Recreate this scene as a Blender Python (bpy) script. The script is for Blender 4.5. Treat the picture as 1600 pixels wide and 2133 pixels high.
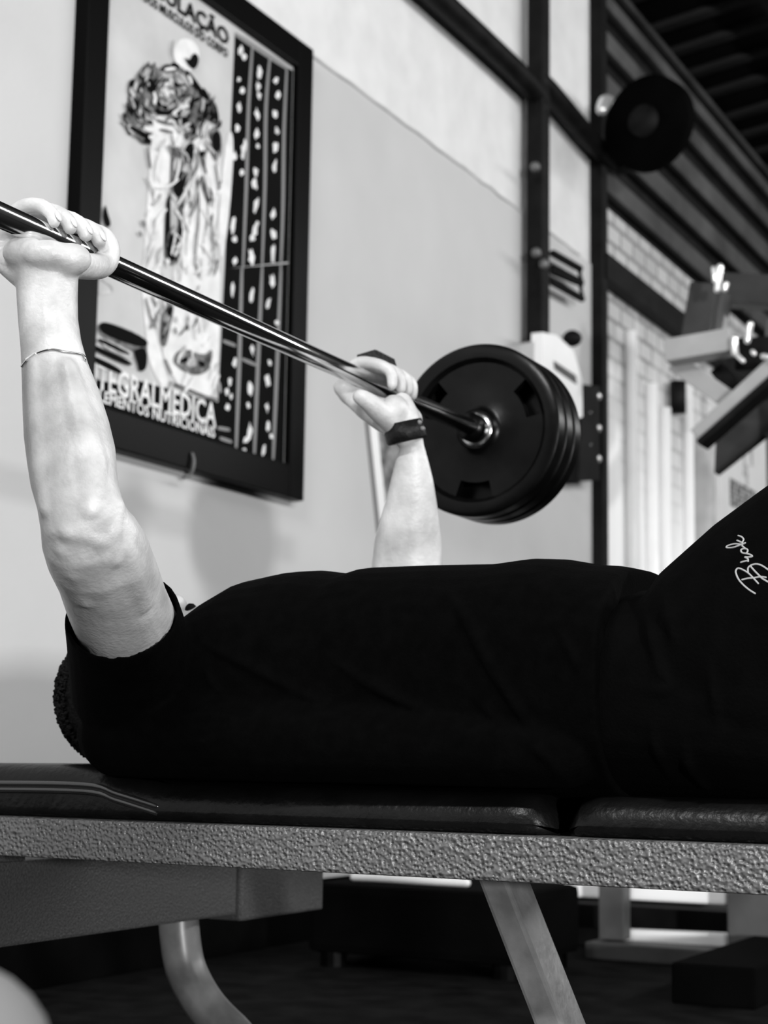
import bpy, bmesh, math, random
from mathutils import Vector, Matrix
from mathutils.bvhtree import BVHTree
random.seed(7)
for o in list(bpy.data.objects):
    bpy.data.objects.remove(o)
scene = bpy.context.scene
C = scene.collection

# ------------------------------------------------------------------ camera
FPX = 3535.0
IW, IH = 1600.0, 2133.0
CAM = Vector((0, 0, 0.47))
Yc = Vector((1830, 534, 3535)).normalized()          # world Y (along the bar) in camera axes right/down/forward
Xc = Vector((6950, -399, -3535)); Xc = (Xc - Yc * Xc.dot(Yc)).normalized()
Zc = Xc.cross(Yc)
RIGHT = Vector((Xc.x, Yc.x, Zc.x)); DOWN = Vector((Xc.y, Yc.y, Zc.y)); FWD = Vector((Xc.z, Yc.z, Zc.z))
cd = bpy.data.cameras.new('camera')
cam = bpy.data.objects.new('camera', cd); C.objects.link(cam)
m = Matrix.Identity(4)
for i in range(3):
    m[i][0] = RIGHT[i]; m[i][1] = -DOWN[i]; m[i][2] = -FWD[i]; m[i][3] = CAM[i]
cam.matrix_world = m
cd.sensor_fit = 'VERTICAL'; cd.sensor_height = 36.0; cd.lens = FPX / IH * 36.0
cd.clip_start = 0.05; cd.clip_end = 60
cd.dof.use_dof = True; cd.dof.focus_distance = 1.68; cd.dof.aperture_fstop = 8.0
scene.camera = cam

# ------------------------------------------------------------------ world, lights, exposure
w = bpy.data.worlds.new('world'); scene.world = w; w.use_nodes = True
w.node_tree.nodes['Background'].inputs[0].default_value = (1, 1, 1, 1)
w.node_tree.nodes['Background'].inputs[1].default_value = 0.004
scene.view_settings.view_transform = 'Standard'
scene.view_settings.look = 'None'
scene.view_settings.exposure = 0.12
scene.view_settings.gamma = 1.0
scene.view_settings.use_curve_mapping = False

def area(name, loc, target, sx, sy, power):
    l = bpy.data.lights.new(name, 'AREA'); l.shape = 'RECTANGLE'; l.size = sx; l.size_y = sy; l.energy = power
    o = bpy.data.objects.new(name, l); C.objects.link(o); o.location = loc
    o.rotation_euler = (Vector(target) - Vector(loc)).to_track_quat('-Z', 'Y').to_euler()
    return o
# two long fluorescent rows under the roof, parallel to the wall, and a small unseen low light added behind the camera's right shoulder for the wall shadows
area('tube_row_right', (3.1, 6.0, 3.4), (-1.6, 6.0, 0.9), 13.4, 0.6, 400)
area('tube_front', (-0.55, -1.2, 3.45), (-0.7, 1.2, 0.4), 1.2, 0.14, 130)
area('low_side_light', (5.6, -3.8, 0.85), (-1.6, 2.6, 0.8), 0.28, 0.4, 640)

# ------------------------------------------------------------------ pixel -> place helpers
def ray(px, py):
    u = (px - IW / 2) / FPX; v = (py - IH / 2) / FPX
    return RIGHT * u + DOWN * v + FWD
def at(px, py, d):
    return CAM + ray(px, py) * d
def atX(px, py, X):
    r = ray(px, py); return CAM + r * (X / r.x)
def atY(px, py, Y):
    r = ray(px, py); return CAM + r * (Y / r.y)
def atZ(px, py, Z):
    r = ray(px, py); return CAM + r * ((Z - CAM.z) / r.z)
def proj(p):
    q = p - CAM; d = q.dot(FWD)
    return IW / 2 + FPX * q.dot(RIGHT) / d, IH / 2 + FPX * q.dot(DOWN) / d, d

# ------------------------------------------------------------------ materials
def mat(name, v, rough=0.5, metal=0.0, var=0.0, vscale=8.0, bump=0.0, bscale=60.0, kind='noise', coat=0.0, spec=0.5, lo=0.3, hi=0.7, detail=4):
    M = bpy.data.materials.new(name); M.use_nodes = True
    nt = M.node_tree; b = nt.nodes['Principled BSDF']
    b.inputs['Base Color'].default_value = (v, v, v, 1)
    b.inputs['Roughness'].default_value = rough; b.inputs['Metallic'].default_value = metal
    b.inputs['Specular IOR Level'].default_value = spec
    if coat: b.inputs['Coat Weight'].default_value = coat; b.inputs['Coat Roughness'].default_value = 0.08
    tc = nt.nodes.new('ShaderNodeTexCoord')
    if var:
        n = nt.nodes.new('ShaderNodeTexNoise'); n.inputs['Scale'].default_value = vscale; n.inputs['Detail'].default_value = detail
        r = nt.nodes.new('ShaderNodeMapRange'); r.inputs['From Min'].default_value = lo; r.inputs['From Max'].default_value = hi
        r.inputs['To Min'].default_value = max(0, v - var); r.inputs['To Max'].default_value = v + var
        nt.links.new(tc.outputs['Object'], n.inputs['Vector']); nt.links.new(n.outputs['Fac'], r.inputs['Value'])
        nt.links.new(r.outputs['Result'], b.inputs['Base Color'])
    if bump:
        if kind == 'voronoi':
            n2 = nt.nodes.new('ShaderNodeTexVoronoi'); n2.feature = 'SMOOTH_F1'; out = n2.outputs['Distance']
        else:
            n2 = nt.nodes.new('ShaderNodeTexNoise'); n2.inputs['Detail'].default_value = 3; out = n2.outputs['Fac']
        n2.inputs['Scale'].default_value = bscale
        bp = nt.nodes.new('ShaderNodeBump'); bp.inputs['Strength'].default_value = bump; bp.inputs['Distance'].default_value = 0.004
        nt.links.new(tc.outputs['Object'], n2.inputs['Vector']); nt.links.new(out, bp.inputs['Height'])
        nt.links.new(bp.outputs['Normal'], b.inputs['Normal'])
    return M
M_wall_grey = mat('painted_wall_grey', 0.47, 0.75, var=0.02, vscale=3, bump=0.12, bscale=90, spec=0.2)
M_wall_white = mat('painted_wall_white', 0.62, 0.75, var=0.04, vscale=9, bump=0.15, bscale=60, spec=0.2)
M_floor = mat('rubber_floor', 0.004, 0.9, var=0.003, vscale=14, bump=0.5, bscale=120, spec=0.04)
M_dark_steel = mat('dark_steel', 0.005, 0.6, var=0.003, vscale=12, spec=0.1)
M_roof = mat('roof_sheet', 0.006, 0.7, var=0.003, vscale=2, spec=0.08)
M_clad = mat('cladding_sheet', 0.06, 0.6, var=0.025, vscale=3, spec=0.12)
M_black_frame = mat('poster_frame_black', 0.0018, 0.35, spec=0.04)
M_poster = mat('poster_paper', 0.46, 0.45, var=0.05, vscale=7, spec=0.3)
M_ink = mat('poster_ink_black', 0.003, 0.6, var=0.001, spec=0.03)
M_ink_mid = mat('poster_ink_grey', 0.12, 0.5, var=0.09, vscale=45, spec=0.15)
M_ink_soft = mat('poster_ink_soft', 0.38, 0.5, var=0.16, vscale=35, spec=0.15)
M_ink_light = mat('poster_ink_light', 0.66, 0.45, var=0.08, vscale=25, spec=0.3)
M_ink_line = mat('poster_ink_line', 0.2, 0.45, spec=0.15)
M_chrome = mat('chrome', 0.78, 0.13, 1.0)
M_chrome_worn = mat('worn_chrome', 0.6, 0.22, 1.0, var=0.1, vscale=40, bump=0.1, bscale=80)
M_rubber = mat('plate_rubber', 0.0018, 0.28, var=0.001, vscale=25, bump=0.06, bscale=60, spec=0.14)
M_rubber_worn = mat('plate_worn', 0.012, 0.5, var=0.012, vscale=35, spec=0.4, lo=0.5, hi=0.8)
M_skin = mat('skin', 0.43, 0.42, var=0.13, vscale=26, bump=0.16, bscale=220, spec=0.4, detail=7, lo=0.25, hi=0.72)
M_nail = mat('nail', 0.55, 0.3)
M_shirt = mat('black_cotton', 0.0008, 0.95, var=0.0003, vscale=60, bump=0.2, bscale=300, spec=0.03)
M_shorts = mat('black_shorts', 0.0008, 0.9, var=0.0003, vscale=40, bump=0.2, bscale=300, spec=0.04)
M_hair = mat('black_hair', 0.003, 0.75, bump=0.8, bscale=180, spec=0.1)
M_print = mat('white_print', 0.33, 0.6)
M_leather = mat('black_vinyl', 0.003, 0.36, var=0.0015, vscale=20, bump=0.25, bscale=130, spec=0.2)
M_thread = mat('seam_thread', 0.003, 0.7)
M_hammer = mat('hammertone_paint', 0.1, 0.38, var=0.02, vscale=200, bump=1.0, bscale=270, kind='voronoi', spec=0.6)
M_hammer_dark = mat('hammertone_dark', 0.038, 0.5, var=0.012, vscale=300, bump=0.3, bscale=420, kind='voronoi', spec=0.2)
M_leg = mat('leg_paint', 0.14, 0.42, var=0.05, vscale=25, bump=0.15, bscale=90, spec=0.4)
M_grey_tube = mat('grey_tube', 0.09, 0.35, var=0.04, vscale=18, spec=0.35)
M_machine = mat('machine_grey', 0.07, 0.5, var=0.02, vscale=10, spec=0.2)
M_machine_light = mat('machine_light', 0.36, 0.5, var=0.03, vscale=10, spec=0.4)
M_white_paint = mat('white_enamel', 0.8, 0.4, var=0.03)
M_bay = mat('bay_wall', 0.4, 0.8, var=0.1, vscale=6)
M_pale = mat('pale_vinyl', 0.15, 0.7, var=0.02, vscale=10, spec=0.2)
M_paper = mat('paper', 0.62, 0.6, var=0.03)
M_bolt = mat('bright_bolt', 0.85, 0.2, 0.6)
M_roof_rib = mat('roof_rib_sheet', 0.03, 0.6, var=0.01, vscale=3, spec=0.1)
M_bar_white = mat('white_bar_enamel', 0.95, 0.4)
M_gloss = mat('vinyl_welt', 0.012, 0.22, spec=0.8)
M_matte_black = mat('matte_black', 0.0014, 0.9, var=0.0005, spec=0.02)
M_dark_wall = mat('dark_wall', 0.05, 0.9, var=0.01, spec=0.05)
M_machine_dark = mat('machine_dark', 0.035, 0.5, var=0.01, spec=0.2)
M_strap = mat('leather_strap', 0.004, 0.5, var=0.002, vscale=50, bump=0.3, bscale=200, spec=0.2)

# ------------------------------------------------------------------ object helpers
def link(name, me, material, parent=None, smooth=False):
    o = bpy.data.objects.new(name, me); C.objects.link(o)
    if material: me.materials.append(material)
    if parent is not None:
        o.parent = parent
        o.matrix_parent_inverse = Matrix.Translation(-parent.location)
    if smooth:
        for p in me.polygons: p.use_smooth = True
    return o
def obj(name, bm, material, parent=None, smooth=False):
    me = bpy.data.meshes.new(name)
    bmesh.ops.recalc_face_normals(bm, faces=bm.faces)
    bm.to_mesh(me); bm.free()
    return link(name, me, material, parent, smooth)
def tag(o, label, cat, group=None):
    o['label'] = label; o['category'] = cat
    if group: o['group'] = group
    return o
def thing(name, label, cat, loc=(0, 0, 0), group=None):
    o = bpy.data.objects.new(name, None); C.objects.link(o); o.location = loc; o.empty_display_size = 0.05
    bpy.context.view_layer.update()
    return tag(o, label, cat, group)
def struct(name, bm, material, parent=None):
    o = obj(name, bm, material, parent)
    if parent is None: o['kind'] = 'structure'
    return o

def box(bm, lo, hi, bevel=0.0):
    v = [bm.verts.new((x, y, z)) for x in (lo[0], hi[0]) for y in (lo[1], hi[1]) for z in (lo[2], hi[2])]
    fs = [(0, 1, 3, 2), (4, 6, 7, 5), (0, 4, 5, 1), (2, 3, 7, 6), (0, 2, 6, 4), (1, 5, 7, 3)]
    faces = [bm.faces.new([v[i] for i in f]) for f in fs]
    if bevel:
        es = list({e for f in faces for e in f.edges})
        bmesh.ops.bevel(bm, geom=es, offset=bevel, segments=2, profile=0.6, affect='EDGES')
    return bm
def beam(bm, p0, p1, w, h, up=Vector((0, 0, 1)), bevel=0.0):
    p0 = Vector(p0); p1 = Vector(p1); d = (p1 - p0).normalized()
    s = d.cross(up)
    if s.length < 1e-4: s = d.cross(Vector((1, 0, 0)))
    s.normalize(); t = s.cross(d)
    vs = []
    for p in (p0, p1):
        for a, b in ((-1, -1), (1, -1), (1, 1), (-1, 1)):
            vs.append(bm.verts.new(p + s * a * w / 2 + t * b * h / 2))
    faces = [bm.faces.new([vs[i] for i in f]) for f in ((0, 1, 2, 3), (7, 6, 5, 4), (0, 4, 5, 1), (1, 5, 6, 2), (2, 6, 7, 3), (3, 7, 4, 0))]
    if bevel:
        es = list({e for f in faces for e in f.edges})
        bmesh.ops.bevel(bm, geom=es, offset=bevel, segments=2, profile=0.6, affect='EDGES')
    return bm
def loft(bm, rings, cap=True):
    prev = None; n = len(rings[0])
    allv = []
    for r in rings:
        allv.append([bm.verts.new(p) for p in r])
    for a, b in zip(allv[:-1], allv[1:]):
        for i in range(n):
            j = (i + 1) % n
            bm.faces.new((a[i], a[j], b[j], b[i]))
    if cap:
        for ring in (allv[0], allv[-1]):
            c = bm.verts.new(sum((v.co for v in ring), Vector()) / n)
            for i in range(n):
                bm.faces.new((ring[i], ring[(i + 1) % n], c))
    return bm
def ell(c, u, v, ru, rv, n=24, p=1.0):
    out = []
    for i in range(n):
        a = 2 * math.pi * i / n
        ca, sa = math.cos(a), math.sin(a)
        out.append(c + u * (ru * math.copysign(abs(ca) ** p, ca)) + v * (rv * math.copysign(abs(sa) ** p, sa)))
    return out
def catmull(pts, rads, sub=5):
    P = [Vector(p) for p in pts]; out = []; ro = []
    for i in range(len(P) - 1):
        p0 = P[max(i - 1, 0)]; p1 = P[i]; p2 = P[i + 1]; p3 = P[min(i + 2, len(P) - 1)]
        for k in range(sub):
            t = k / sub
            out.append(0.5 * ((2 * p1) + (p2 - p0) * t + (2 * p0 - 5 * p1 + 4 * p2 - p3) * t * t + (3 * p1 - p0 - 3 * p2 + p3) * t ** 3))
            ro.append(rads[i] * (1 - t) + rads[i + 1] * t)
    out.append(P[-1]); ro.append(rads[-1])
    return out, ro
def tube(bm, pts, rads, n=14, sub=5, ends=True, flat=1.0, flatdir=None):
    if not isinstance(rads, (list, tuple)): rads = [rads] * len(pts)
    P, R = catmull(pts, rads, sub) if sub else ([Vector(p) for p in pts], list(rads))
    T = []
    for i in range(len(P)):
        T.append((P[min(i + 1, len(P) - 1)] - P[max(i - 1, 0)]).normalized())
    ref = Vector((0, 0, 1)) if abs(T[0].z) < 0.9 else Vector((1, 0, 0))
    if flatdir is not None: ref = flatdir
    u = (ref - T[0] * ref.dot(T[0])).normalized()
    rings = []
    def frame(t):
        nonlocal u
        u = (u - t * u.dot(t)).normalized(); return u, t.cross(u)
    for i in range(len(P)):
        a, b = frame(T[i])
        if i == 0 and ends:
            for k in (0.15, 0.5, 0.85):
                an = k * math.pi / 2
                rings.append(ell(P[0] - T[0] * R[0] * math.cos(an), a, b, R[0] * math.sin(an) * flat, R[0] * math.sin(an), n))
        rings.append(ell(P[i], a, b, R[i] * flat, R[i], n))
        if i == len(P) - 1 and ends:
            for k in (0.85, 0.5, 0.15):
                an = k * math.pi / 2
                rings.append(ell(P[i] + T[i] * R[i] * math.cos(an), a, b, R[i] * math.sin(an) * flat, R[i] * math.sin(an), n))
    return loft(bm, rings)
def ball(bm, c, rx, ry, rz, axes=None, nu=18, nv=10):
    c = Vector(c); ax = axes or (Vector((1, 0, 0)), Vector((0, 1, 0)), Vector((0, 0, 1)))
    rings = []
    for k in range(1, nv):
        th = math.pi * k / nv
        rings.append(ell(c + ax[2] * rz * math.cos(th), ax[0], ax[1], rx * math.sin(th), ry * math.sin(th), nu))
    return loft(bm, rings)
def cyl(bm, p0, p1, r, n=24, r1=None):
    p0 = Vector(p0); p1 = Vector(p1); d = (p1 - p0).normalized()
    ref = Vector((0, 0, 1)) if abs(d.z) < 0.9 else Vector((1, 0, 0))
    a = (ref - d * ref.dot(d)).normalized(); b = d.cross(a)
    return loft(bm, [ell(p0, a, b, r, r, n), ell(p1, a, b, r1 or r, r1 or r, n)])
def remesh(name, bm, voxel, smooth_it, material, parent=None, factor=0.5):
    me = bpy.data.meshes.new(name + '_raw')
    bmesh.ops.recalc_face_normals(bm, faces=bm.faces)
    bm.to_mesh(me); bm.free()
    t = bpy.data.objects.new('tmp', me); C.objects.link(t)
    md = t.modifiers.new('r', 'REMESH'); md.mode = 'VOXEL'; md.voxel_size = voxel; md.adaptivity = 0
    if smooth_it:
        ms = t.modifiers.new('s', 'SMOOTH'); ms.factor = factor; ms.iterations = smooth_it
    dg = bpy.context.evaluated_depsgraph_get()
    out = bpy.data.meshes.new_from_object(t.evaluated_get(dg))
    out.name = name
    bpy.data.objects.remove(t); bpy.data.meshes.remove(me)
    out.materials.clear()
    return link(name, out, material, parent, True)
def bvh_of(o):
    me = o.data
    return BVHTree.FromPolygons([v.co.copy() for v in me.vertices], [tuple(p.vertices) for p in me.polygons])
def hit(bvh, px, py):
    r = ray(px, py).normalized()
    h = bvh.ray_cast(CAM, r)
    return h[0], h[1]

# ------------------------------------------------------------------ structure: room shell
XW = -2.2
ROOF0 = 3.62                                           # roof height at the wall
TH = math.tan(math.radians(8.3))
Y0, Y1, XR = -5.0, 13.0, 6.5
bm = bmesh.new(); box(bm, (XW - 0.2, Y0, -0.1), (XR, Y1, 0.0)); floor = struct('floor', bm, M_floor)
ZP = CAM.z + 1.876                                     # height where the grey paint meets the white
YC = 6.0                                               # steel column at the end of the painted wall
bm = bmesh.new(); box(bm, (XW - 0.15, Y0, 0.0), (XW, YC, ROOF0)); wl = struct('wall_left', bm, M_wall_white)
bm = bmesh.new(); box(bm, (XW, Y0, 0.0), (XW + 0.006, YC - 0.001, ZP)); obj('paint_band', bm, M_wall_grey, wl)
bm = bmesh.new(); box(bm, (XW + .006, Y0, 0.0), (XW + 0.02, YC - .04, .15), .004); bsb = struct('baseboard_left', bm, M_matte_black)
# thin ragged lip where the two coats meet
bm = bmesh.new(); pts = []
y = 1.5
while y < 5.9:
    pts.append((XW + 0.005, y, ZP + random.uniform(-0.004, 0.004))); y += 0.07
tube(bm, pts, 0.006, n=6, sub=1); obj('paint_edge', bm, M_bay, wl, True)
# far bay of the same wall: block courses, colour paler towards the floor with a streaky edge
ZT = CAM.z + 2.16
M_block = bpy.data.materials.new('pale_base_blocks'); M_block.use_nodes = True
nt = M_block.node_tree; b = nt.nodes['Principled BSDF']; b.inputs['Roughness'].default_value = 0.85
tc = nt.nodes.new('ShaderNodeTexCoord'); sp = nt.nodes.new('ShaderNodeSeparateXYZ'); cm = nt.nodes.new('ShaderNodeCombineXYZ')
br = nt.nodes.new('ShaderNodeTexBrick'); br.inputs['Scale'].default_value = 3.2
br.inputs['Color1'].default_value = (.36, .36, .36, 1); br.inputs['Color2'].default_value = (.46, .46, .46, 1); br.inputs['Mortar'].default_value = (.2, .2, .2, 1)
br.inputs['Mortar Size'].default_value = 0.03
nz = nt.nodes.new('ShaderNodeTexNoise'); nz.inputs['Scale'].default_value = 1.0; nz.inputs['Detail'].default_value = 4
mp = nt.nodes.new('ShaderNodeMapping'); mp.inputs['Scale'].default_value = (1, 6, 0.6)
ad = nt.nodes.new('ShaderNodeMath'); ad.operation = 'MULTIPLY_ADD'; ad.inputs[1].default_value = 1.6
mr = nt.nodes.new('ShaderNodeMapRange'); mr.inputs['From Min'].default_value = 2.25; mr.inputs['From Max'].default_value = 3.0
mx = nt.nodes.new('ShaderNodeMix'); mx.data_type = 'RGBA'; mx.inputs[6].default_value = (.84, .84, .84, 1)
L = nt.links.new
L(tc.outputs['Object'], sp.inputs[0]); L(sp.outputs['Y'], cm.inputs['X']); L(sp.outputs['Z'], cm.inputs['Y']); L(cm.outputs[0], br.inputs['Vector'])
L(tc.outputs['Object'], mp.inputs['Vector']); L(mp.outputs[0], nz.inputs['Vector']); L(nz.outputs['Fac'], ad.inputs[0]); L(sp.outputs['Z'], ad.inputs[2])
L(ad.outputs[0], mr.inputs['Value']); L(mr.outputs['Result'], mx.inputs[0]); L(br.outputs['Color'], mx.inputs[7]); L(mx.outputs[2], b.inputs['Base Color'])
bm = bmesh.new(); box(bm, (XW - 0.15, YC, 0.0), (XW, Y1, ZT)); bay = struct('wall_bay', bm, M_block)
# dark horizontal steel beam across the bay and the thin steel column before it
bm = bmesh.new(); box(bm, (XW, YC, ZP - 0.05), (XW + 0.06, Y1, ZP + 0.05)); struct('trim_1', bm, M_dark_steel)
bm = bmesh.new(); box(bm, (XW, YC - 0.03, 0.0), (XW + 0.05, YC + 0.03, ROOF0 - 0.03)); struct('trim_2', bm, M_dark_steel)
# metal cladding over the bay with broad horizontal ribs
bm = bmesh.new(); box(bm, (XW - 0.15, YC, ZT), (XW - 0.02, Y1, ROOF0)); clad = struct('wall_cladding', bm, M_dark_steel)
for zc, hh in ((2.25, 0.09), (2.44, 0.1), (2.64, 0.1), (2.83, 0.08), (3.0, 0.06), (3.1, 0.03)):
    bm = bmesh.new(); box(bm, (XW - 0.02, YC + 0.03, CAM.z + zc - hh / 2), (XW + 0.03, Y1, CAM.z + zc + hh / 2), 0.012)
    obj('cladding_rib', bm, M_clad, clad)
# other walls
bm = bmesh.new(); box(bm, (XW - 0.15, Y1, 0), (XR, Y1 + 0.15, 4.9)); struct('wall_far', bm, M_dark_wall)
bm = bmesh.new(); box(bm, (XR, Y0, 0), (XR + 0.15, Y1, 4.9)); struct('wall_right', bm, M_dark_wall)
bm = bmesh.new(); box(bm, (XW - 0.15, Y0 - 0.15, 0), (XR, Y0, 4.9)); struct('wall_near', bm, M_dark_wall)
# sloping metal roof with ribs running down the slope
def zroof(x): return ROOF0 + (x - XW) * TH
bm = bmesh.new()
v = [bm.verts.new(p) for p in ((XW - .2, Y0, zroof(XW - .2)), (XR + .2, Y0, zroof(XR + .2)), (XR + .2, Y1 + .2, zroof(XR + .2)), (XW - .2, Y1 + .2, zroof(XW - .2)))]
v2 = [bm.verts.new(q.co + Vector((0, 0, 0.05))) for q in v]
bm.faces.new(v); bm.faces.new(v2[::-1])
for i in range(4): bm.faces.new((v[i], v2[i], v2[(i + 1) % 4], v[(i + 1) % 4]))
roof = struct('ceiling', bm, M_roof)
rib0 = None; y = 3.6
while y < 12.9:
    if rib0 is None:
        bm = bmesh.new(); beam(bm, (XW, 0, zroof(XW) - 0.012), (XR, 0, zroof(XR) - 0.012), 0.07, 0.03, bevel=0.008)
        rib0 = obj('roof_rib', bm, M_roof_rib, roof); rib0.location.y = y
    else:
        r_ = rib0.copy(); C.objects.link(r_); r_.location.y = y
    y += 0.27 if int(y * 7) % 2 else 0.33
bm = bmesh.new(); beam(bm, (XW + 0.55, Y0, zroof(XW + .55) - 0.09), (XW + 0.55, Y1, zroof(XW + .55) - 0.09), 0.05, 0.12); obj('purlin', bm, M_dark_steel, roof)
# light metal strip at the edge of the rubber mat
a_ = atZ(780, 1990, 0.0); b_ = atZ(1040, 1936, 0.0)
bm = bmesh.new(); beam(bm, (a_.x, a_.y, 0.004), (a_.x, b_.y + 0.3, 0.004), 0.014, 0.008); st = obj('floor_strip', bm, M_grey_tube)
tag(st, 'thin pale metal edging strip lying on the dark floor under the bench', 'floor strip')

# ------------------------------------------------------------------ framed poster
PX = XW + 0.03
PY0, PY1, PZ0, PZ1 = 2.772, 3.742, CAM.z + 0.642, CAM.z + 1.862
poster = thing('framed_poster', 'large black framed anatomy training poster hung on the grey wall', 'poster', (XW, (PY0 + PY1) / 2, PZ0))
FW = 0.075
bm = bmesh.new()
box(bm, (XW, PY0, PZ0), (PX + 0.012, PY0 + FW, PZ1), 0.004); obj('frame_side', bm, M_black_frame, poster)
bm = bmesh.new(); box(bm, (XW, PY1 - FW, PZ0), (PX + 0.012, PY1, PZ1), 0.004); obj('frame_side', bm, M_black_frame, poster)
bm = bmesh.new(); box(bm, (XW, PY0 + FW, PZ1 - FW), (PX + 0.012, PY1 - FW, PZ1), 0.004); obj('frame_top', bm, M_black_frame, poster)
bm = bmesh.new(); box(bm, (XW, PY0 + FW, PZ0), (PX + 0.012, PY1 - FW, PZ0 + FW + 0.01), 0.004); obj('frame_bottom', bm, M_black_frame, poster)
bm = bmesh.new(); box(bm, (XW + 0.006, PY0 + FW - .01, PZ0 + FW), (PX - 0.006, PY1 - FW + .01, PZ1 - FW + .01)); sheet = obj('printed_sheet', bm, M_poster, poster)
def Z3(x, y): return (120 + x / 2.963, y / 2.963)          # coordinates read off enlarged crops of the print
def Z4(x, y): return (120 + x / 2.963, 540 + y / 2.963)
def ZC(x, y): return (450 + x * 170 / 725, 60 + y * 170 / 725)
def ZD(x, y): return (440 + x * 180 / 853, 560 + y * 180 / 853)
def clampp(p):
    return Vector((p.x, min(max(p.y, PY0 + FW + .003), PY1 - FW - .003), min(max(p.z, PZ0 + FW + .012), PZ1 - FW - .003)))
LAY = [0]
def ink_poly(bm, pts, cv, h):
    P = []
    for (x, y) in pts:
        p = clampp(atX(*cv(x, y), PX - 0.006)); P.append(p)
    LAY[0] = (LAY[0] + 1) % 11; h = h + LAY[0] * .00012
    vs = [bm.verts.new((PX - 0.006 + h, p.y, p.z)) for p in P]
    try:
        f = bm.faces.new(vs)
        bmesh.ops.triangulate(bm, faces=[f])
    except ValueError: pass
def ink_line(bm, pts, cv, h, wd):
    P = [clampp(atX(*cv(x, y), PX - 0.006)) for x, y in pts]
    P, _ = catmull(P, [1] * len(P), 4)
    LAY[0] = (LAY[0] + 1) % 9; h = h + LAY[0] * .00006
    l = []; r = []
    n = len(P)
    for i, p in enumerate(P):
        t = (P[min(i + 1, n - 1)] - P[max(i - 1, 0)]); t.x = 0
        if t.length < 1e-6: t = Vector((0, 0, 1))
        t.normalize(); s = Vector((0, -t.z, t.y))
        k = wd * (0.55 + 0.45 * math.sin(math.pi * (i + .5) / n))
        l.append(bm.verts.new((PX - 0.006 + h, p.y + s.y * k, p.z + s.z * k))); r.append(bm.verts.new((PX - 0.006 + h, p.y - s.y * k, p.z - s.z * k)))
    for i in range(n - 1): bm.faces.new((l[i], l[i + 1], r[i + 1], r[i]))
# printed: black side panel with three columns, black footer, figure, heading
bm = bmesh.new()
ink_poly(bm, [(165, 45), (760, 430), (760, 1380), (760, 2133), (75, 2133), (130, 900)], ZC, .0006)
ink_poly(bm, [(130, 0), (860, 0), (860, 2100), (210, 1860), (60, 1400)], ZD, .0006)
ink_poly(bm, [(100, 650), (250, 745), (440, 790), (460, 740), (640, 790), (690, 800), (980, 880), (1100, 960), (1320, 1010), (1340, 1330), (1000, 1240), (100, 1190)], Z4, .0006)
obj('print_black', bm, M_ink, sheet)['kind'] = 'stuff'
def chai(pts, it=2):
    for _ in range(it):
        o = []
        n = len(pts)
        for k in range(n):
            a, b_ = pts[k], pts[(k + 1) % n]
            o.append((a[0] * .75 + b_[0] * .25, a[1] * .75 + b_[1] * .25)); o.append((a[0] * .25 + b_[0] * .75, a[1] * .25 + b_[1] * .75))
        pts = o
    return pts
def layer(name, material, h, shapes):
    bm = bmesh.new()
    for cv, pts in shapes: ink_poly(bm, chai(pts), cv, h)
    o = obj(name, bm, material, sheet); o['kind'] = 'stuff'
# pale lower body and legs
layer('figure_pale', M_ink_light, .0008, [
    (Z3, [(570, 900), (600, 700), (720, 700), (800, 830), (830, 1000), (760, 1150), (680, 1250), (650, 1500), (640, 1680), (520, 1680), (550, 1300)]),
    (Z3, [(830, 860), (870, 740), (960, 790), (1010, 900), (1000, 1200), (960, 1450), (970, 1680), (740, 1680), (770, 1300), (800, 1060)]),
    (Z4, [(500, -30), (640, -30), (610, 250), (590, 430), (650, 620), (690, 800), (640, 790), (560, 640), (540, 450)]),
    (Z4, [(700, -30), (1000, -30), (1000, 300), (980, 880), (780, 840), (660, 640), (640, 540), (720, 300)]),
    (Z3, [(700, 340), (740, 240), (830, 240), (880, 320), (850, 430), (760, 450)]),
    (Z3, [(1040, 800), (1090, 830), (1060, 1300), (1010, 1659), (980, 1400)])])
# grey muscle masses
layer('figure_grey', M_ink_mid, .0022, [
    (Z3, [(480, 460), (540, 385), (620, 430), (690, 400), (780, 430), (870, 540), (960, 630), (990, 780), (920, 740), (860, 740), (840, 900), (760, 830), (700, 700), (600, 700), (570, 780), (500, 750), (430, 850), (395, 720), (440, 640), (425, 540)]),
    (Z3, [(470, 780), (560, 760), (590, 860), (550, 900), (490, 880)]),
    (Z3, [(690, 880), (780, 930), (850, 860), (830, 1010), (790, 1110), (770, 1220), (760, 1460), (740, 1640), (650, 1640), (655, 1320), (700, 1100)]),
    (Z3, [(930, 780), (1005, 800), (1010, 960), (960, 1010), (925, 900)]),
    (Z3, [(870, 1060), (910, 1140), (960, 1180), (940, 1290), (890, 1200)]),
    (Z4, [(240, 395), (310, 385), (540, 480), (550, 570), (500, 610), (460, 560), (250, 480)]),
    (Z4, [(650, 260), (720, 270), (690, 420), (660, 560), (620, 500)]),
    (Z4, [(690, 620), (760, 540), (900, 600), (960, 540), (930, 700), (830, 720), (760, 690)])])
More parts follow.
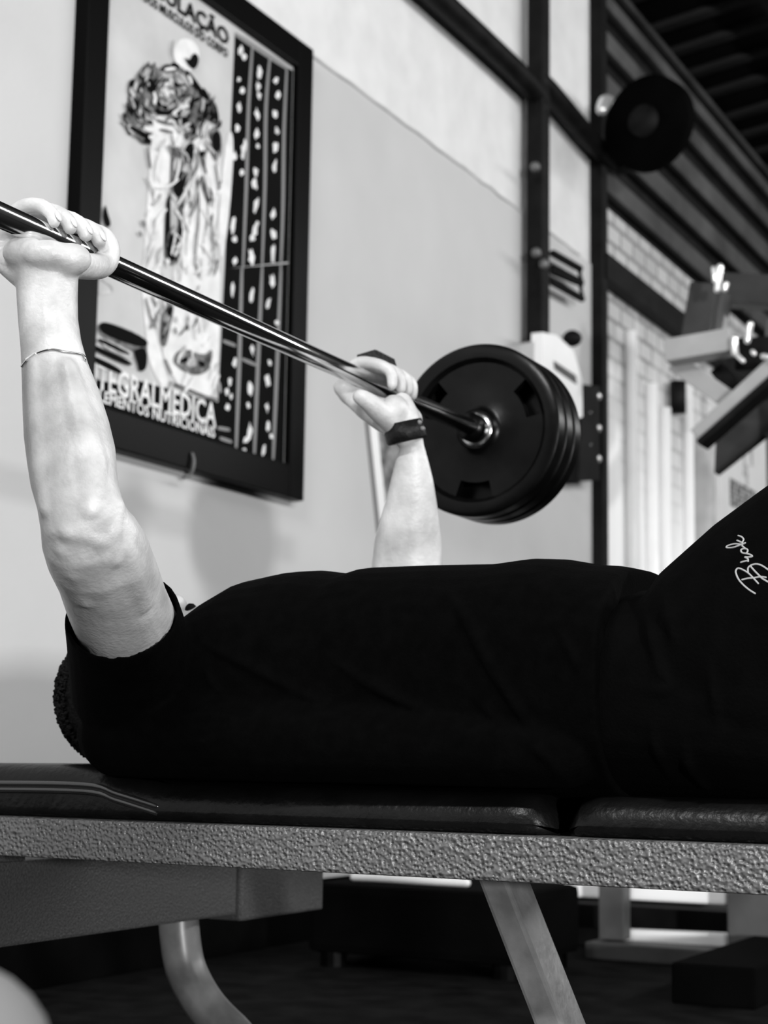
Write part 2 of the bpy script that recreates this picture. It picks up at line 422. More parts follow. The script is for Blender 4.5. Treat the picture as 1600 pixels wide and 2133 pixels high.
layer('figure_highlight', M_ink_soft, .0036, [
    (Z3, [(600, 480), (690, 465), (715, 560), (655, 600), (600, 550)]), (Z3, [(590, 625), (690, 600), (725, 650), (650, 690)]), (Z3, [(705, 440), (760, 445), (815, 540), (785, 570), (720, 510)]),
    (Z3, [(725, 640), (830, 590), (860, 650), (790, 740), (745, 710)]), (Z3, [(440, 520), (475, 505), (465, 610), (440, 610)]), (Z3, [(505, 660), (555, 595), (550, 655), (510, 700)]), (Z3, [(500, 440), (560, 415), (575, 450), (520, 480)]),
    (Z3, [(700, 1000), (745, 955), (755, 1035), (710, 1070)]), (Z3, [(685, 1190), (735, 1190), (730, 1440), (680, 1450)]), (Z3, [(860, 680), (900, 650), (900, 690), (870, 730)]), (Z3, [(510, 790), (550, 780), (545, 820), (515, 830)]), (Z3, [(770, 1010), (800, 1020), (790, 1080), (760, 1080)]), (Z3, [(690, 1500), (725, 1480), (720, 1560), (690, 1570)]),
    (Z4, [(270, 480), (430, 560), (460, 600), (410, 615), (260, 540)]), (Z4, [(780, 620), (840, 600), (850, 660), (790, 670)])])
layer('figure_dark', M_ink, .005, [
    (Z3, [(515, 490), (560, 475), (600, 520), (600, 570), (550, 570)]), (Z3, [(435, 620), (490, 610), (490, 680), (450, 700)]), (Z3, [(470, 710), (540, 690), (520, 745), (480, 745)]), (Z3, [(495, 825), (560, 820), (575, 880), (510, 880)]), (Z3, [(405, 700), (430, 720), (445, 840), (420, 830)]),
    (Z3, [(585, 670), (660, 690), (720, 665), (790, 750), (845, 770), (840, 880), (800, 830), (720, 710), (600, 715)]), (Z3, [(845, 740), (880, 690), (930, 620), (970, 640), (990, 770), (950, 760), (900, 720), (850, 800)]),
    (Z3, [(615, 425), (690, 398), (740, 425), (690, 440), (640, 440)]), (Z3, [(690, 440), (715, 470), (745, 590), (720, 600)]), (Z3, [(765, 430), (800, 440), (880, 550), (930, 620), (880, 610), (800, 500)]), (Z3, [(765, 345), (800, 380), (830, 320), (865, 360), (840, 435), (800, 410)]),
    (Z3, [(935, 830), (990, 800), (1000, 930), (960, 980)]), (Z3, [(770, 905), (830, 870), (825, 1000), (780, 1010)]), (Z3, [(715, 1080), (790, 1050), (780, 1120), (750, 1230), (700, 1200)]), (Z3, [(655, 1230), (690, 1200), (680, 1450), (735, 1480), (760, 1200), (765, 1400), (735, 1620), (650, 1600)]),
    (Z3, [(905, 1190), (950, 1180), (940, 1270), (920, 1280)]), (Z3, [(430, 500), (455, 485), (440, 600), (422, 570)]), (Z3, [(870, 930), (905, 935), (895, 970), (870, 965)]), (Z3, [(280, 1250), (300, 1330), (320, 1390), (290, 1410), (265, 1340)]),
    (Z4, [(240, 400), (290, 385), (540, 490), (545, 540), (480, 540), (260, 460)]), (Z4, [(450, 560), (540, 540), (540, 680), (490, 700), (480, 640)]), (Z4, [(150, 500), (300, 570), (455, 640), (430, 665), (150, 530)]), (Z4, [(240, 480), (440, 580), (430, 600), (240, 510)]), (Z4, [(180, 580), (390, 680), (380, 720), (180, 620)]),
    (Z4, [(670, 290), (710, 290), (660, 440), (640, 520), (630, 430)]), (Z4, [(740, 600), (800, 610), (790, 640), (740, 640)]), (Z4, [(850, 620), (910, 640), (880, 680)])])
bm = bmesh.new()
for pts, wd in (([(690, 830), (710, 930), (740, 980), (720, 1060)], .004), ([(540, 910), (560, 1040)], .004), ([(880, 1080), (890, 1150), (930, 1260)], .003), ([(960, 1020), (985, 1170)], .004), ([(600, 740), (650, 760), (720, 770)], .003), ([(620, 800), (700, 820)], .003),
                ([(600, 560), (650, 600), (700, 590)], .004), ([(510, 1360), (525, 1400)], .005), ([(490, 1430), (505, 1460)], .004), ([(540, 480), (500, 560), (470, 620)], .004), ([(700, 250), (690, 330), (720, 400)], .002), ([(840, 1050), (860, 1300), (830, 1640)], .003), ([(930, 1340), (950, 1640)], .003)):
    ink_line(bm, pts, Z3, .0065, wd)
for pts, wd in (([(530, 240), (560, 350), (590, 430)], .004), ([(570, 230), (600, 300)], .004), ([(650, 620), (690, 710)], .004), ([(840, 30), (860, 110)], .004), ([(740, 470), (780, 420), (800, 350)], .003), ([(930, 560), (920, 680)], .003), ([(680, 760), (780, 800), (900, 850), (980, 870)], .004)):
    ink_line(bm, pts, Z4, .0065, wd)
obj('figure_contour', bm, M_ink_mid, sheet)['kind'] = 'stuff'
def inside(x, y, poly):
    c = False; n = len(poly); j_ = n - 1
    for i_ in range(n):
        xi, yi = poly[i_]; xj, yj = poly[j_]
        if (yi > y) != (yj > y) and x < (xj - xi) * (y - yi) / (yj - yi) + xi: c = not c
        j_ = i_
    return c
random.seed(21)
TORSO = [(480, 460), (540, 385), (620, 430), (690, 400), (780, 430), (870, 540), (960, 630), (990, 780), (920, 740), (860, 740), (840, 900), (760, 830), (700, 700), (600, 700), (570, 780), (560, 880), (480, 870), (430, 850), (395, 720), (440, 640), (425, 540)]
LEGS = [(570, 900), (640, 720), (720, 720), (830, 900), (880, 740), (1000, 880), (990, 1200), (970, 1659), (530, 1659), (550, 1300)]
FEET = [(510, 10), (990, 10), (990, 860), (780, 830), (640, 780), (560, 500)]
sets = {'stroke_dark': (M_ink, bmesh.new()), 'stroke_grey': (M_ink_mid, bmesh.new()), 'stroke_soft': (M_ink_soft, bmesh.new()), 'stroke_pale': (M_ink_light, bmesh.new())}
def scatter(n, poly, cv, wts, ang, ln, wd):
    x0 = min(p[0] for p in poly); x1 = max(p[0] for p in poly); y0 = min(p[1] for p in poly); y1 = max(p[1] for p in poly); k_ = 0
    while k_ < n:
        x, y = random.uniform(x0, x1), random.uniform(y0, y1)
        if not inside(x, y, poly): continue
        k_ += 1
        a = ang(x, y) + random.gauss(0, .35); l = random.uniform(*ln)
        nm = random.choices(list(sets), wts)[0]
        dx, dy = math.cos(a) * l, math.sin(a) * l; b_ = random.uniform(-.3, .3)
        ink_line(sets[nm][1], [(x - dx, y - dy), (x + dy * b_, y - dx * b_), (x + dx, y + dy)], cv, .0068 + .0012 * random.random(), random.uniform(*wd))
scatter(170, TORSO, Z3, (4, 5, 3, 2.2), lambda x, y: math.atan2(y - 560, x - 690) + math.pi / 2, (10, 42), (.0025, .006))
scatter(80, LEGS, Z3, (.5, 1.2, 4, 6), lambda x, y: math.pi / 2 + .1, (20, 90), (.002, .005))
scatter(45, FEET, Z4, (.4, 1.5, 4, 6), lambda x, y: math.pi / 2 + .2, (15, 60), (.002, .005))
for nm, (m_, b_) in sets.items(): obj(nm, b_, m_, sheet)['kind'] = 'stuff'
bm = bmesh.new()       # column rules
for pts in ([(165, 45), (630, 350)], [(320, 150), (285, 700), (265, 1400), (235, 2133)], [(475, 250), (440, 700), (430, 1400), (405, 2133)], [(625, 350), (600, 900), (590, 1600), (570, 2133)]):
    ink_line(bm, pts, ZC, .0011, .0075)
for pts in ([(300, 0), (275, 900), (240, 1860)], [(500, 0), (460, 900), (420, 1930)], [(685, 0), (645, 1000), (605, 1990)]):
    ink_line(bm, pts, ZD, .0011, .0085)
for pts in ([(110, 710), (240, 760)], [(300, 890), (440, 950)], [(60, 1570), (180, 1590)], [(80, 1670), (200, 1710)]):
    ink_line(bm, pts, ZD, .0011, .0045)
obj('column_rule', bm, M_ink_line, sheet)['kind'] = 'stuff'
# the small exercise figures of the columns, one part each
def mini(x, y, l, cv):
    bm = bmesh.new(); n = 11; q = []
    tilt = random.uniform(-.35, .35); w_ = random.uniform(17, 27)
    for i in range(n):
        a = 2 * math.pi * i / n; k = random.uniform(.55, 1.25)
        dx, dy = math.cos(a) * w_ * k, math.sin(a) * l * .72 * k
        q.append((x + dx + tilt * dy * .4, y + dy))
    ink_poly(bm, q, cv, .0013)
    obj('exercise_figure', bm, M_ink_light, sheet)
for t_ in ((215, 190, 60), (240, 250, 40), (195, 450, 35), (225, 545, 50), (200, 700, 70), (190, 880, 55), (385, 380, 85), (370, 510, 60), (375, 590, 50), (365, 770, 90), (355, 930, 70), (365, 1040, 40), (525, 460, 40), (540, 590, 60), (515, 760, 70),
                  (540, 910, 50), (530, 1050, 80), (515, 1220, 90), (350, 1270, 60), (340, 1380, 70), (355, 1560, 100), (345, 1780, 120), (315, 1860, 50), (505, 1640, 70), (510, 1830, 80), (500, 2000, 120), (150, 1740, 110), (165, 1870, 50), (165, 2060, 70), (310, 2030, 110), (240, 1070, 110), (160, 1130, 60), (225, 1280, 40)): mini(*t_, ZC)
for t_ in ((205, 210, 110), (395, 260, 110), (595, 120, 90), (555, 340, 110), (400, 800, 90), (575, 930, 40), (555, 1110, 90), (180, 1120, 70), (150, 1220, 60), (190, 1260, 40), (380, 1180, 100), (360, 1350, 50), (545, 1370, 70), (150, 1370, 50), (370, 1600, 110), (335, 1690, 50), (560, 1560, 70), (515, 1790, 70), (320, 1800, 50), (225, 930, 70), (590, 1650, 40), (520, 1870, 30), (640, 530, 40)): mini(*t_, ZD)
bm = bmesh.new(); ink_poly(bm, [(690, 1095), (985, 1150), (985, 1200), (760, 1135)], Z4, .0013); obj('white_bar', bm, M_ink_light, sheet)
bm = bmesh.new()
for k in range(5): ink_line(bm, [(200 + k, 130), (260, 120), (330, 170), (320, 200), (260, 210), (215, 170)], Z4, .0013, .003)
for x in (800, 850, 905, 760): ink_line(bm, [(x, 1100), (x + 20, 1300), (x - 10, 1500), (x, 1650)], Z3, .0012, .004)
for x in (760, 820, 880): ink_line(bm, [(x, 480), (x - 20, 540), (x + 20, 600)], Z4, .0012, .006)
obj('print_shading', bm, M_ink_soft, sheet)['kind'] = 'stuff'
def text(name, s, p_left, p_right, size, material, parent, off, bold=0.0, plane='X'):
    cu = bpy.data.curves.new('t', 'FONT'); cu.body = s; cu.size = 1.0; cu.extrude = 0.0; cu.offset = bold; cu.resolution_u = 2
    t = bpy.data.objects.new('t', cu); C.objects.link(t)
    dg = bpy.context.evaluated_depsgraph_get()
    me = bpy.data.meshes.new_from_object(t.evaluated_get(dg)); bpy.data.objects.remove(t)
    xs = [v.co.x for v in me.vertices]; x0, x1 = min(xs), max(xs)
    d = p_right - p_left; wd = d.length
    for v in me.vertices:
        q = p_left + d * ((v.co.x - x0) / (x1 - x0)) + Vector((0, 0, 1)) * v.co.y * size
        v.co = q + Vector((off, 0, 0))
    me.materials.clear()
    return link(name, me, material, parent)
XP = PX - 0.006
def PP(px, py): return atX(px, py, XP)
# heading: right end read from the print, the left end lies above the picture edge
hr = PP(474, 96); hl = Vector((XP, PY0 + FW + 0.05, hr.z + 0.0))
text('heading', 'MUSCULAÇÃO', Vector((XP, hl.y, hr.z)), hr, 0.056, M_ink, sheet, .004, 0.025)
sr = PP(472, 121); text('subheading', 'GUIA DOS MUSCULOS DO CORPO', Vector((XP, hl.y + .02, sr.z)), sr, 0.03, M_ink, sheet, .004, 0.03)
fr = PP(447, 889); fl = PP(162, 806); fl.z = PP(205, 838).z
text('brand_name', 'INTEGRALMEDICA', Vector((XP, PP(160, 815).y, fr.z)), fr, 0.078, M_ink_light, sheet, .004, 0.02)
fr2 = PP(445, 912); text('brand_line', 'SUPLEMENTOS NUTRICIONAIS', Vector((XP, PP(165, 815).y, fr2.z)), fr2, 0.036, M_ink_light, sheet, .004, 0.02)
h0 = atX(392, 962, PX + .012)
bm = bmesh.new(); tube(bm, [h0 + Vector((0.004, 0.01, 0.02)), h0 + Vector((.008, .012, 0)), h0 + Vector((.008, 0, -.03)), h0 + Vector((.004, -.02, -.036))], .004, n=8); obj('hook', bm, M_grey_tube, poster, True)

# second small poster half hidden by the far forearm
q0 = atX(757, 840, XW); q1 = atX(880, 840, XW); zb = atX(790, 1105, XW).z
sp2 = thing('small_poster', 'small pale framed picture on the wall behind the far forearm', 'poster', (XW, q0.y, zb))
bm = bmesh.new(); qa = atX(772, 860, XW); qb = atX(795, 1110, XW); 
def sl(t, s):      # sheet corner: t down the slanted left edge, s across
    p = atX(757 + 33 * t, 800 + 310 * t, XW + .012); return Vector((XW + .012, p.y + s, p.z))
def slab(bm, t0, t1, s0, s1, x0, x1):
    vs = []
    for x in (x0, x1):
        for t, s in ((t0, s0), (t1, s0), (t1, s1), (t0, s1)):
            p = sl(t, s); vs.append(bm.verts.new((XW + x, p.y, p.z)))
    for f in ((0, 1, 2, 3), (7, 6, 5, 4), (0, 4, 5, 1), (1, 5, 6, 2), (2, 6, 7, 3), (3, 7, 4, 0)): bm.faces.new([vs[i] for i in f])
slab(bm, 0, 1, 0, .3, 0, .012); obj('backing', bm, M_white_paint, sp2)
bm = bmesh.new(); slab(bm, 0.03, .97, .06, .27, .012, .014); obj('print', bm, mat('small_print', 0.16, 0.5, var=.14, vscale=22), sp2)
bm = bmesh.new(); slab(bm, 0.0, 1, -.006, .004, .0, .016); obj('frame', bm, M_ink_line, sp2)

# ------------------------------------------------------------------ black upright machine by the wall
XM = -2.14
um = thing('cable_machine', 'tall black wall-mounted cable machine with overhead bar and white carriage', 'gym machine', (XM, atX(1120, 400, XM).y, 0))
yc = atX(1118, 400, XM).y
yc = atX(1097, 400, XM - .03).y + .035
bm = bmesh.new(); box(bm, (XM - .03, yc - .035, atX(1118, 720, XM).z), (XM + .03, yc + .035, atX(1118, 0, XM).z + .4), .006); obj('upright', bm, M_dark_steel, um)
bm = bmesh.new(); box(bm, (XM - .045, yc - .03, atX(1118, 720, XM).z), (XM - .031, yc + .02, atX(1095, 165, XM).z), .006); obj('rear_upright', bm, M_machine, um)
p0 = atX(890, -14, XM); p1 = atX(1095, 160, XM); p2 = atX(1255, 268, XM)
zb_ = (p0.z + p1.z) / 2
bm = bmesh.new(); tube(bm, [Vector((XM, p0.y - .3, zb_)), Vector((XM, yc - .1, zb_)), Vector((XM, yc, zb_ - .06))], .038, n=12); obj('overhead_bar', bm, M_dark_steel, um, True)
bm = bmesh.new(); tube(bm, [Vector((XM, yc, zb_ + .04)), Vector((XM, yc + .1, zb_ + .045)), Vector((XM, p2.y, zb_ + 0.0)), Vector((XM, p2.y + .25, zb_ + .03))], .037, n=12); obj('overhead_arm', bm, M_dark_steel, um, True)
pc = at(1352, 258, 6.3)
bm = bmesh.new(); ax = Vector((0.25, 1, 0)).normalized(); cyl(bm, pc - ax * .03, pc + ax * .03, .178, 40); obj('pulley_wheel', bm, M_matte_black, um, True)
bm = bmesh.new(); cyl(bm, pc - ax * .05, pc + ax * .05, .06, 24); obj('pulley_hub', bm, M_dark_steel, um, True)
pb = atX(1263, 228, XM + .05)
bm = bmesh.new(); tube(bm, [pb + Vector((0, -.05, -.02)), pb + Vector((0, 0, .03)), pb + Vector((.02, .05, .02))], [.022, .03, .024], n=10); obj('pulley_bracket', bm, M_bolt, um, True)
bm = bmesh.new(); beam(bm, (XM, p2.y + .2, zb_), pc, .03, .05); obj('pulley_arm', bm, M_dark_steel, um)
# double loop bracket
pa = [atX(x, y, XM) for x, y in ((1152, 528), (1208, 560), (1210, 588), (1152, 558))]
bm = bmesh.new(); tube(bm, pa, .014, n=8, sub=0); obj('bracket_loop', bm, M_dark_steel, um)
pa = [atX(x, y, XM) for x, y in ((1152, 566), (1210, 590), (1212, 622), (1152, 588))]
bm = bmesh.new(); tube(bm, pa, .014, n=8, sub=0); obj('bracket_loop', bm, M_dark_steel, um)
for x, y in ((1117, 527), (1133, 550), (1115, 348)):
    p = atX(x, y, XM + .035); bm = bmesh.new(); ball(bm, p, .018, .018, .018, nu=10, nv=6); obj('bolt', bm, M_grey_tube, um, True)
# white carriage
def prism(bm, pxs, X, th):
    a = [bm.verts.new(atX(x, y, X)) for x, y in pxs]; b = [bm.verts.new(v.co + Vector((-th, 0, 0))) for v in a]
    bm.faces.new(a); bm.faces.new(b[::-1]); n = len(a)
    for i in range(n): bm.faces.new((a[i], b[i], b[(i + 1) % n], a[(i + 1) % n]))
bm = bmesh.new(); prism(bm, [(1130, 692), (1160, 698), (1195, 730), (1213, 790), (1214, 868), (1204, 872), (1198, 850), (1130, 800)], XM + .06, .04); obj('carriage', bm, M_white_paint, um)
bm = bmesh.new(); prism(bm, [(1084, 718), (1130, 708), (1130, 800), (1084, 760)], XM + .03, .06); obj('carriage_block', bm, M_machine_light, um)
bm = bmesh.new(); prism(bm, [(1155, 752), (1200, 782), (1202, 800), (1157, 768)], XM + .064, .004); obj('carriage_label', bm, M_machine, um)
bm = bmesh.new(); ax2 = atX(1192, 705, XM + .01); ball(bm, ax2, .035, .035, .03); obj('knob', bm, M_dark_steel, um, True)
bm = bmesh.new(); prism(bm, [(1212, 800), (1250, 805), (1250, 1000), (1205, 1002)], XM + .02, .06); obj('bolt_block', bm, M_dark_steel, um)
for y in (826, 892, 956): 
    p = atX(1243, y, XM + .01); bm = bmesh.new(); ball(bm, p, .018, .018, .018, nu=12, nv=8); obj('bolt', bm, M_bolt, um, True)
for y in (926, 860):
    p = atX(1226, y, XM + .01); bm = bmesh.new(); ball(bm, p, .011, .011, .011, nu=10, nv=6); obj('bolt', bm, M_bolt, um, True)

# ------------------------------------------------------------------ bay: pale pipes and a printed notice on the wall
for i, (x, y0, y1, wd) in enumerate(((1318, 690, 1190, .05), (1361, 800, 1190, .06), (1388, 850, 1190, .06), (1437, 800, 1190, .05))):
    p = atX(x, y0, XW + .03); q = atX(x, y1, XW + .03)
    bm = bmesh.new(); cyl(bm, (XW + .02, p.y, 0.0), (XW + .02, p.y, p.z), wd * .5, 14)
    o = obj('wall_pipe', bm, M_white_paint, None, True)
    tag(o, ['slim white pipe on the blockwork wall, nearest the dark steel column', 'white pipe, second from the dark steel column on the blockwork wall', 'white pipe, third from the dark steel column on the blockwork wall', 'white pipe just left of the grey post on the blockwork wall'][i], 'pipe', 'white pipes on the far wall')
p = atX(1476, 900, XW + .08)
bm = bmesh.new(); box(bm, (XW + .0, p.y - .07, 0), (XW + .09, p.y + .07, p.z)); o = obj('grey_post', bm, M_bay)
tag(o, 'grey square post against the far wall left of the notice', 'post')
bm = bmesh.new(); p = atX(1412, 795, XW + .05); p_ = atX(1412, 860, XW + .05); cyl(bm, (XW + .05, p.y, p_.z), (XW + .05, p.y, p.z), .035, 12); o = obj('vent_stub', bm, M_dark_steel, None, True)
tag(o, 'short dark cylinder fixed to the far wall under the grey machine', 'wall fixture')
na = atX(1496, 940, XW + .03); nb_ = atX(1585, 1130, XW + .03)
notice = thing('wall_notice', 'white notice board with lines of small print on the far wall', 'notice', (XW, na.y, nb_.z))
bm = bmesh.new(); box(bm, (XW, na.y, nb_.z), (XW + .03, atX(1585, 1000, XW).y, atX(1585, 880, XW).z)); obj('board', bm, M_paper, notice)
for i in range(6):
    zz = atX(1540, 1010 + i * 9.5, XW + .03).z
    bm = bmesh.new(); yy = atX(1507, 1000, XW).y; ye = atX(1562, 1000, XW).y
    while yy < ye:
        L_ = random.uniform(.04, .11); box(bm, (XW + .03, yy, zz - .009), (XW + .033, min(yy + L_, ye), zz + .009)); yy += L_ + .025
    obj('text_line', bm, M_ink_mid, notice)['kind'] = 'stuff'
for (x, y) in ((1565, 950), (1555, 990), (1550, 970)):
    p = atX(x, y, XW + .03); bm = bmesh.new(); box(bm, (XW + .03, p.y - .02, p.z - .05), (XW + .033, p.y + .02, p.z + .05)); obj('print_mark', bm, M_ink_soft, notice)
bm = bmesh.new(); p = atX(1594, 900, XW); box(bm, (XW, p.y - .06, 0), (XW + .05, p.y + .06, p.z + .3)); o = obj('dark_batten', bm, M_machine)
tag(o, 'grey vertical batten at the right side of the notice', 'post')

# ------------------------------------------------------------------ grey lever machine at the right edge
YM = 5.0
def mp_(x, y, dy=0.0): return atY(x, y, YM + dy)
lm = thing('lever_machine', 'grey square-tube weight machine with bright bolts at the right edge', 'gym machine', (mp_(1560, 760).x, YM, 0))
def mbeam(name, a, b, w, h, material, dy=0.0, up=Vector((0, 1, 0))):
    bm = bmesh.new(); beam(bm, mp_(*a, dy), mp_(*b, dy), w, h, up=up, bevel=.004); return obj(name, bm, material, lm)
k = 5.2 / FPX
arm = mbeam('box_arm', (1393, 736), (1530, 712), 48 * k, .09, M_machine_light, -.05)
mbeam('upright_post', (1450, 740), (1474, 595), 62 * k, .08, M_machine_dark, .06)
mbeam('side_plate', (1485, 740), (1505, 610), 26 * k, .1, M_machine, .1)
mbeam('top_beam', (1490, 604), (1640, 612), 66 * k, .09, M_machine_dark, .18)
mbeam('diagonal_arm', (1410, 758), (1525, 838), 40 * k, .07, M_machine_light, .02)
mbeam('diagonal_tube', (1455, 912), (1625, 755), 34 * k, .07, M_machine_light, -.04)
mbeam('diagonal_edge', (1462, 928), (1632, 778), 14 * k, .09, M_dark_steel, -.05)
mbeam('link_plate', (1500, 800), (1525, 780), 60 * k, .05, M_dark_steel, .06)
mbeam('pivot_block', (1540, 745), (1620, 740), 70 * k, .1, M_dark_steel, .1)
mbeam('hanger', (1500, 690), (1504, 655), 22 * k, .05, M_machine_light, .12)
for (a, b, r) in (((1500, 556), (1494, 604), 7), ((1487, 560), (1490, 585), 6), ((1513, 592), (1510, 603), 6), ((1563, 676), (1557, 710), 7), ((1530, 705), (1530, 735), 7), ((1530, 735), (1548, 752), 5), ((1568, 733), (1571, 737), 5), ((1590, 742), (1600, 744), 6)):
    bm = bmesh.new(); tube(bm, [mp_(*a, -.11), mp_(*b, -.11)], r * k, n=10, sub=1); obj('bolt', bm, M_bolt, lm, True)
bm = bmesh.new()
pl = [mp_(x, y, .25) for x, y in ((1488, 985), (1492, 905), (1560, 850), (1600, 800), (1650, 800), (1650, 890), (1590, 905))]
fv = [bm.verts.new(p) for p in pl]; bv = [bm.verts.new(p + Vector((0, .06, 0))) for p in pl]
bm.faces.new(fv); bm.faces.new(bv[::-1])
for i in range(len(pl)): bm.faces.new((fv[i], bv[i], bv[(i + 1) % len(pl)], fv[(i + 1) % len(pl)]))
obj('back_pad', bm, M_machine_dark, lm)
bm = bmesh.new(); q = mp_(1500, 700); box(bm, (mp_(1650, 740).x - .04, YM + .08, 0), (mp_(1650, 740).x + .05, YM + .16, mp_(1650, 590).z), .005); obj('main_post', bm, M_machine, lm)
bm = bmesh.new(); box(bm, (mp_(1560, 740).x - .1, YM - .25, 0), (mp_(1650, 740).x + .3, YM + .35, .06), .005); obj('base', bm, M_dark_steel, lm)
mbeam('brace', (1600, 700), (1680, 700), 60 * k, .08, M_machine, .1)

# ------------------------------------------------------------------ low machine base seen under the bench
YB = 3.95
lb = thing('machine_base', 'low grey machine base with two white crossbars seen under the bench', 'gym machine', (atY(1420, 1990, YB).x, YB, 0))
def bb(name, x0, y0, x1, y1, material, dy=0.0, depth=.06, tofloor=False):
    a = atY(x0, y0, YB + dy); c = atY(x1, y1, YB + dy); cz = min(a.z, c.z)
    bm = bmesh.new(); box(bm, (min(a.x, c.x), YB + dy, 0.0 if tofloor else max(cz, 0.0)), (max(a.x, c.x), YB + dy + depth, max(a.z, c.z)), .004)
    return obj(name, bm, material, lb)
def bar2(name, a, c, th, material, dy=0):
    bm = bmesh.new(); P = atY(*a, YB + dy); Q = atY(*c, YB + dy); beam(bm, P, Q, th, .04, up=Vector((0, 1, 0)), bevel=.008); return obj(name, bm, material, lb)
bar2('crossbar', (1178, 1851), (1516, 1868), .036, M_bar_white, .08)
bar2('crossbar', (1285, 1949), (1516, 1959), .034, M_bar_white, .08)
bb('post', 1246, 1700, 1300, 1960, M_machine, -.02, .05)
bb('post', 1512, 1700, 1630, 1990, M_machine, -.02, .12)
bb('base_rail', 1218, 1962, 1680, 2010, M_machine, -.06, .1, True)
bb('rear_panel', 1190, 1880, 1700, 1935, M_dark_steel, .2, .04, True)
bb('top_rail', 1180, 1690, 1680, 1730, M_dark_steel, -.02, .1)
a = atZ(1398, 2090, 0); c = atZ(1570, 2095, 0)
bm = bmesh.new(); box(bm, (a.x, a.y, 0), (c.x + .02, YB - .06, atY(1398, 2004, a.y).z), .006); obj('foot_block', bm, M_matte_black, lb)
# black step platform with a white pipe on it
YS = 3.4
a = atY(640, 1838, YS); c = atY(1085, 1845, YS)
stp = thing('step_platform', 'low black platform box standing on the floor behind the bench', 'platform', ((a.x + c.x) / 2, YS + .2, 0))
bm = bmesh.new(); box(bm, (a.x, YS, 0.03), (c.x, YS + .36, a.z), .02); obj('deck', bm, M_matte_black, stp)
for x in (a.x + .05, c.x - .05):
    for yy in (YS + .04, YS + .32):
        bm = bmesh.new(); cyl(bm, (x, yy, 0), (x, yy, .035), .03, 12); obj('foot', bm, M_rubber, stp)
a1 = atY(738, 1826, YS + .1); c1 = atY(972, 1832, YS + .1); rr = .009 * 1.05
bm = bmesh.new(); tube(bm, [Vector((a1.x, YS + .1, a.z + rr)), Vector((c1.x, YS + .1, a.z + rr))], rr, n=12, sub=1)
o = obj('white_pipe', bm, M_white_paint, None, True); tag(o, 'short white plastic rod lying on the low black platform', 'rod')
# pale padded roller on a post, out of focus in the near corner
fp = at(-150, 2225, .62)
fr_ = thing('foam_roller_stand', 'blurred pale rounded pad in the bottom left corner', 'roller pad', (fp.x, fp.y, 0))
bm = bmesh.new(); ball(bm, fp, .046, .046, .04, nu=24, nv=14); obj('pad', bm, M_pale, fr_, True)
bm = bmesh.new(); cyl(bm, (fp.x, fp.y, .01), (fp.x, fp.y, fp.z - .02), .014, 14); obj('post', bm, M_grey_tube, fr_, True)
bm = bmesh.new(); cyl(bm, (fp.x, fp.y, 0), (fp.x, fp.y, .015), .09, 24); obj('base', bm, M_dark_steel, fr_, True)

# ------------------------------------------------------------------ weight bench
H = CAM.z
YA, YBk = 1.556, 1.85
XL, XS, XE = -1.352, -0.617, 0.12
bench = thing('weight_bench', 'padded weight bench with black vinyl cushions on a grey hammered-paint frame', 'bench', (-.7, 1.7, 0))
def cushion(name, x0, x1, z0, z1, y0=YA, y1=YBk, drop=0.0):
    nx, ny = 40, 12; r = .028
    bm = bmesh.new(); grid = {}
    prof = []
    # cross-section around (y,z): rounded rectangle fuller on top
    ring = []
    def rr_(yc0, yc1, za, zb, rad, n=5):
        out = []
        for (cy, cz, a0) in ((yc1 - rad, zb - rad, 0), (yc0 + rad, zb - rad, 90), (yc0 + rad * .4, za + rad * .4, 180), (yc1 - rad * .4, za + rad * .4, 270)):
            q = rad if a0 < 180 else rad * .4
            for k in range(n + 1):
                a = math.radians(a0 + 90 * k / n); out.append((cy + q * math.cos(a), cz + q * math.sin(a)))
        return out
    rings = []
    for i in range(nx + 1):
        t = i / nx; x = x0 + (x1 - x0) * t
        e = min(t, 1 - t) * (x1 - x0)
        s = 1.0 if e > r else math.sqrt(max(0.0, 1 - (1 - e / r) ** 2))
        s = max(s, .12)
        ins = r * (1 - s)
        zt_ = z1 - ins * .9 - (drop * min(1, max(0, (x + 1.2) / .12)))
        rings.append([Vector((x, p[0], p[1])) for p in rr_(y0 + ins, y1 - ins, z0, zt_, r * min(1, .5 + s / 2))])
    loft(bm, rings)
    return obj(name, bm, M_leather, bench, True)
bp = cushion('back_cushion', XL, XS, H - .0755, H - .016, drop=.02)
sc_ = cushion('seat_cushion', XS + .012, XE, H - .0755, H - .036)
# welted seam along the near side and the head end
zs = H - .043
for dz, rad, mt in ((.0035, .0035, M_gloss), (-.0035, .0035, M_gloss), (0, .0016, M_thread)):
    bm = bmesh.new(); tube(bm, [Vector((-1.075, YA + .003, zs + dz - .02)), Vector((-1.125, YA - .0005, zs + dz - .008)), Vector((-1.17, YA - .0015, zs + dz + .001)), Vector((XL + .03, YA - .001, zs + dz)), Vector((XL + .004, YA + .02, zs + dz)), Vector((XL + .001, 1.7, zs + dz))], rad, n=8, sub=6)
    obj('seam', bm, mt, bp, True)
ZR0, ZR1 = H - .1195, H - .0755
for yy in (1.54, 1.80):
    bm = bmesh.new(); box(bm, (XL - .05, yy, ZR0), (XE + .02, yy + .04, ZR1), .004); obj('rail', bm, M_hammer, bench)
for xx in (-1.25, -.9, -.3, .05):
    bm = bmesh.new(); box(bm, (xx, 1.58, ZR0 + .005), (xx + .04, 1.80, ZR1 - .003), .003); obj('cross_brace', bm, M_hammer_dark, bench)
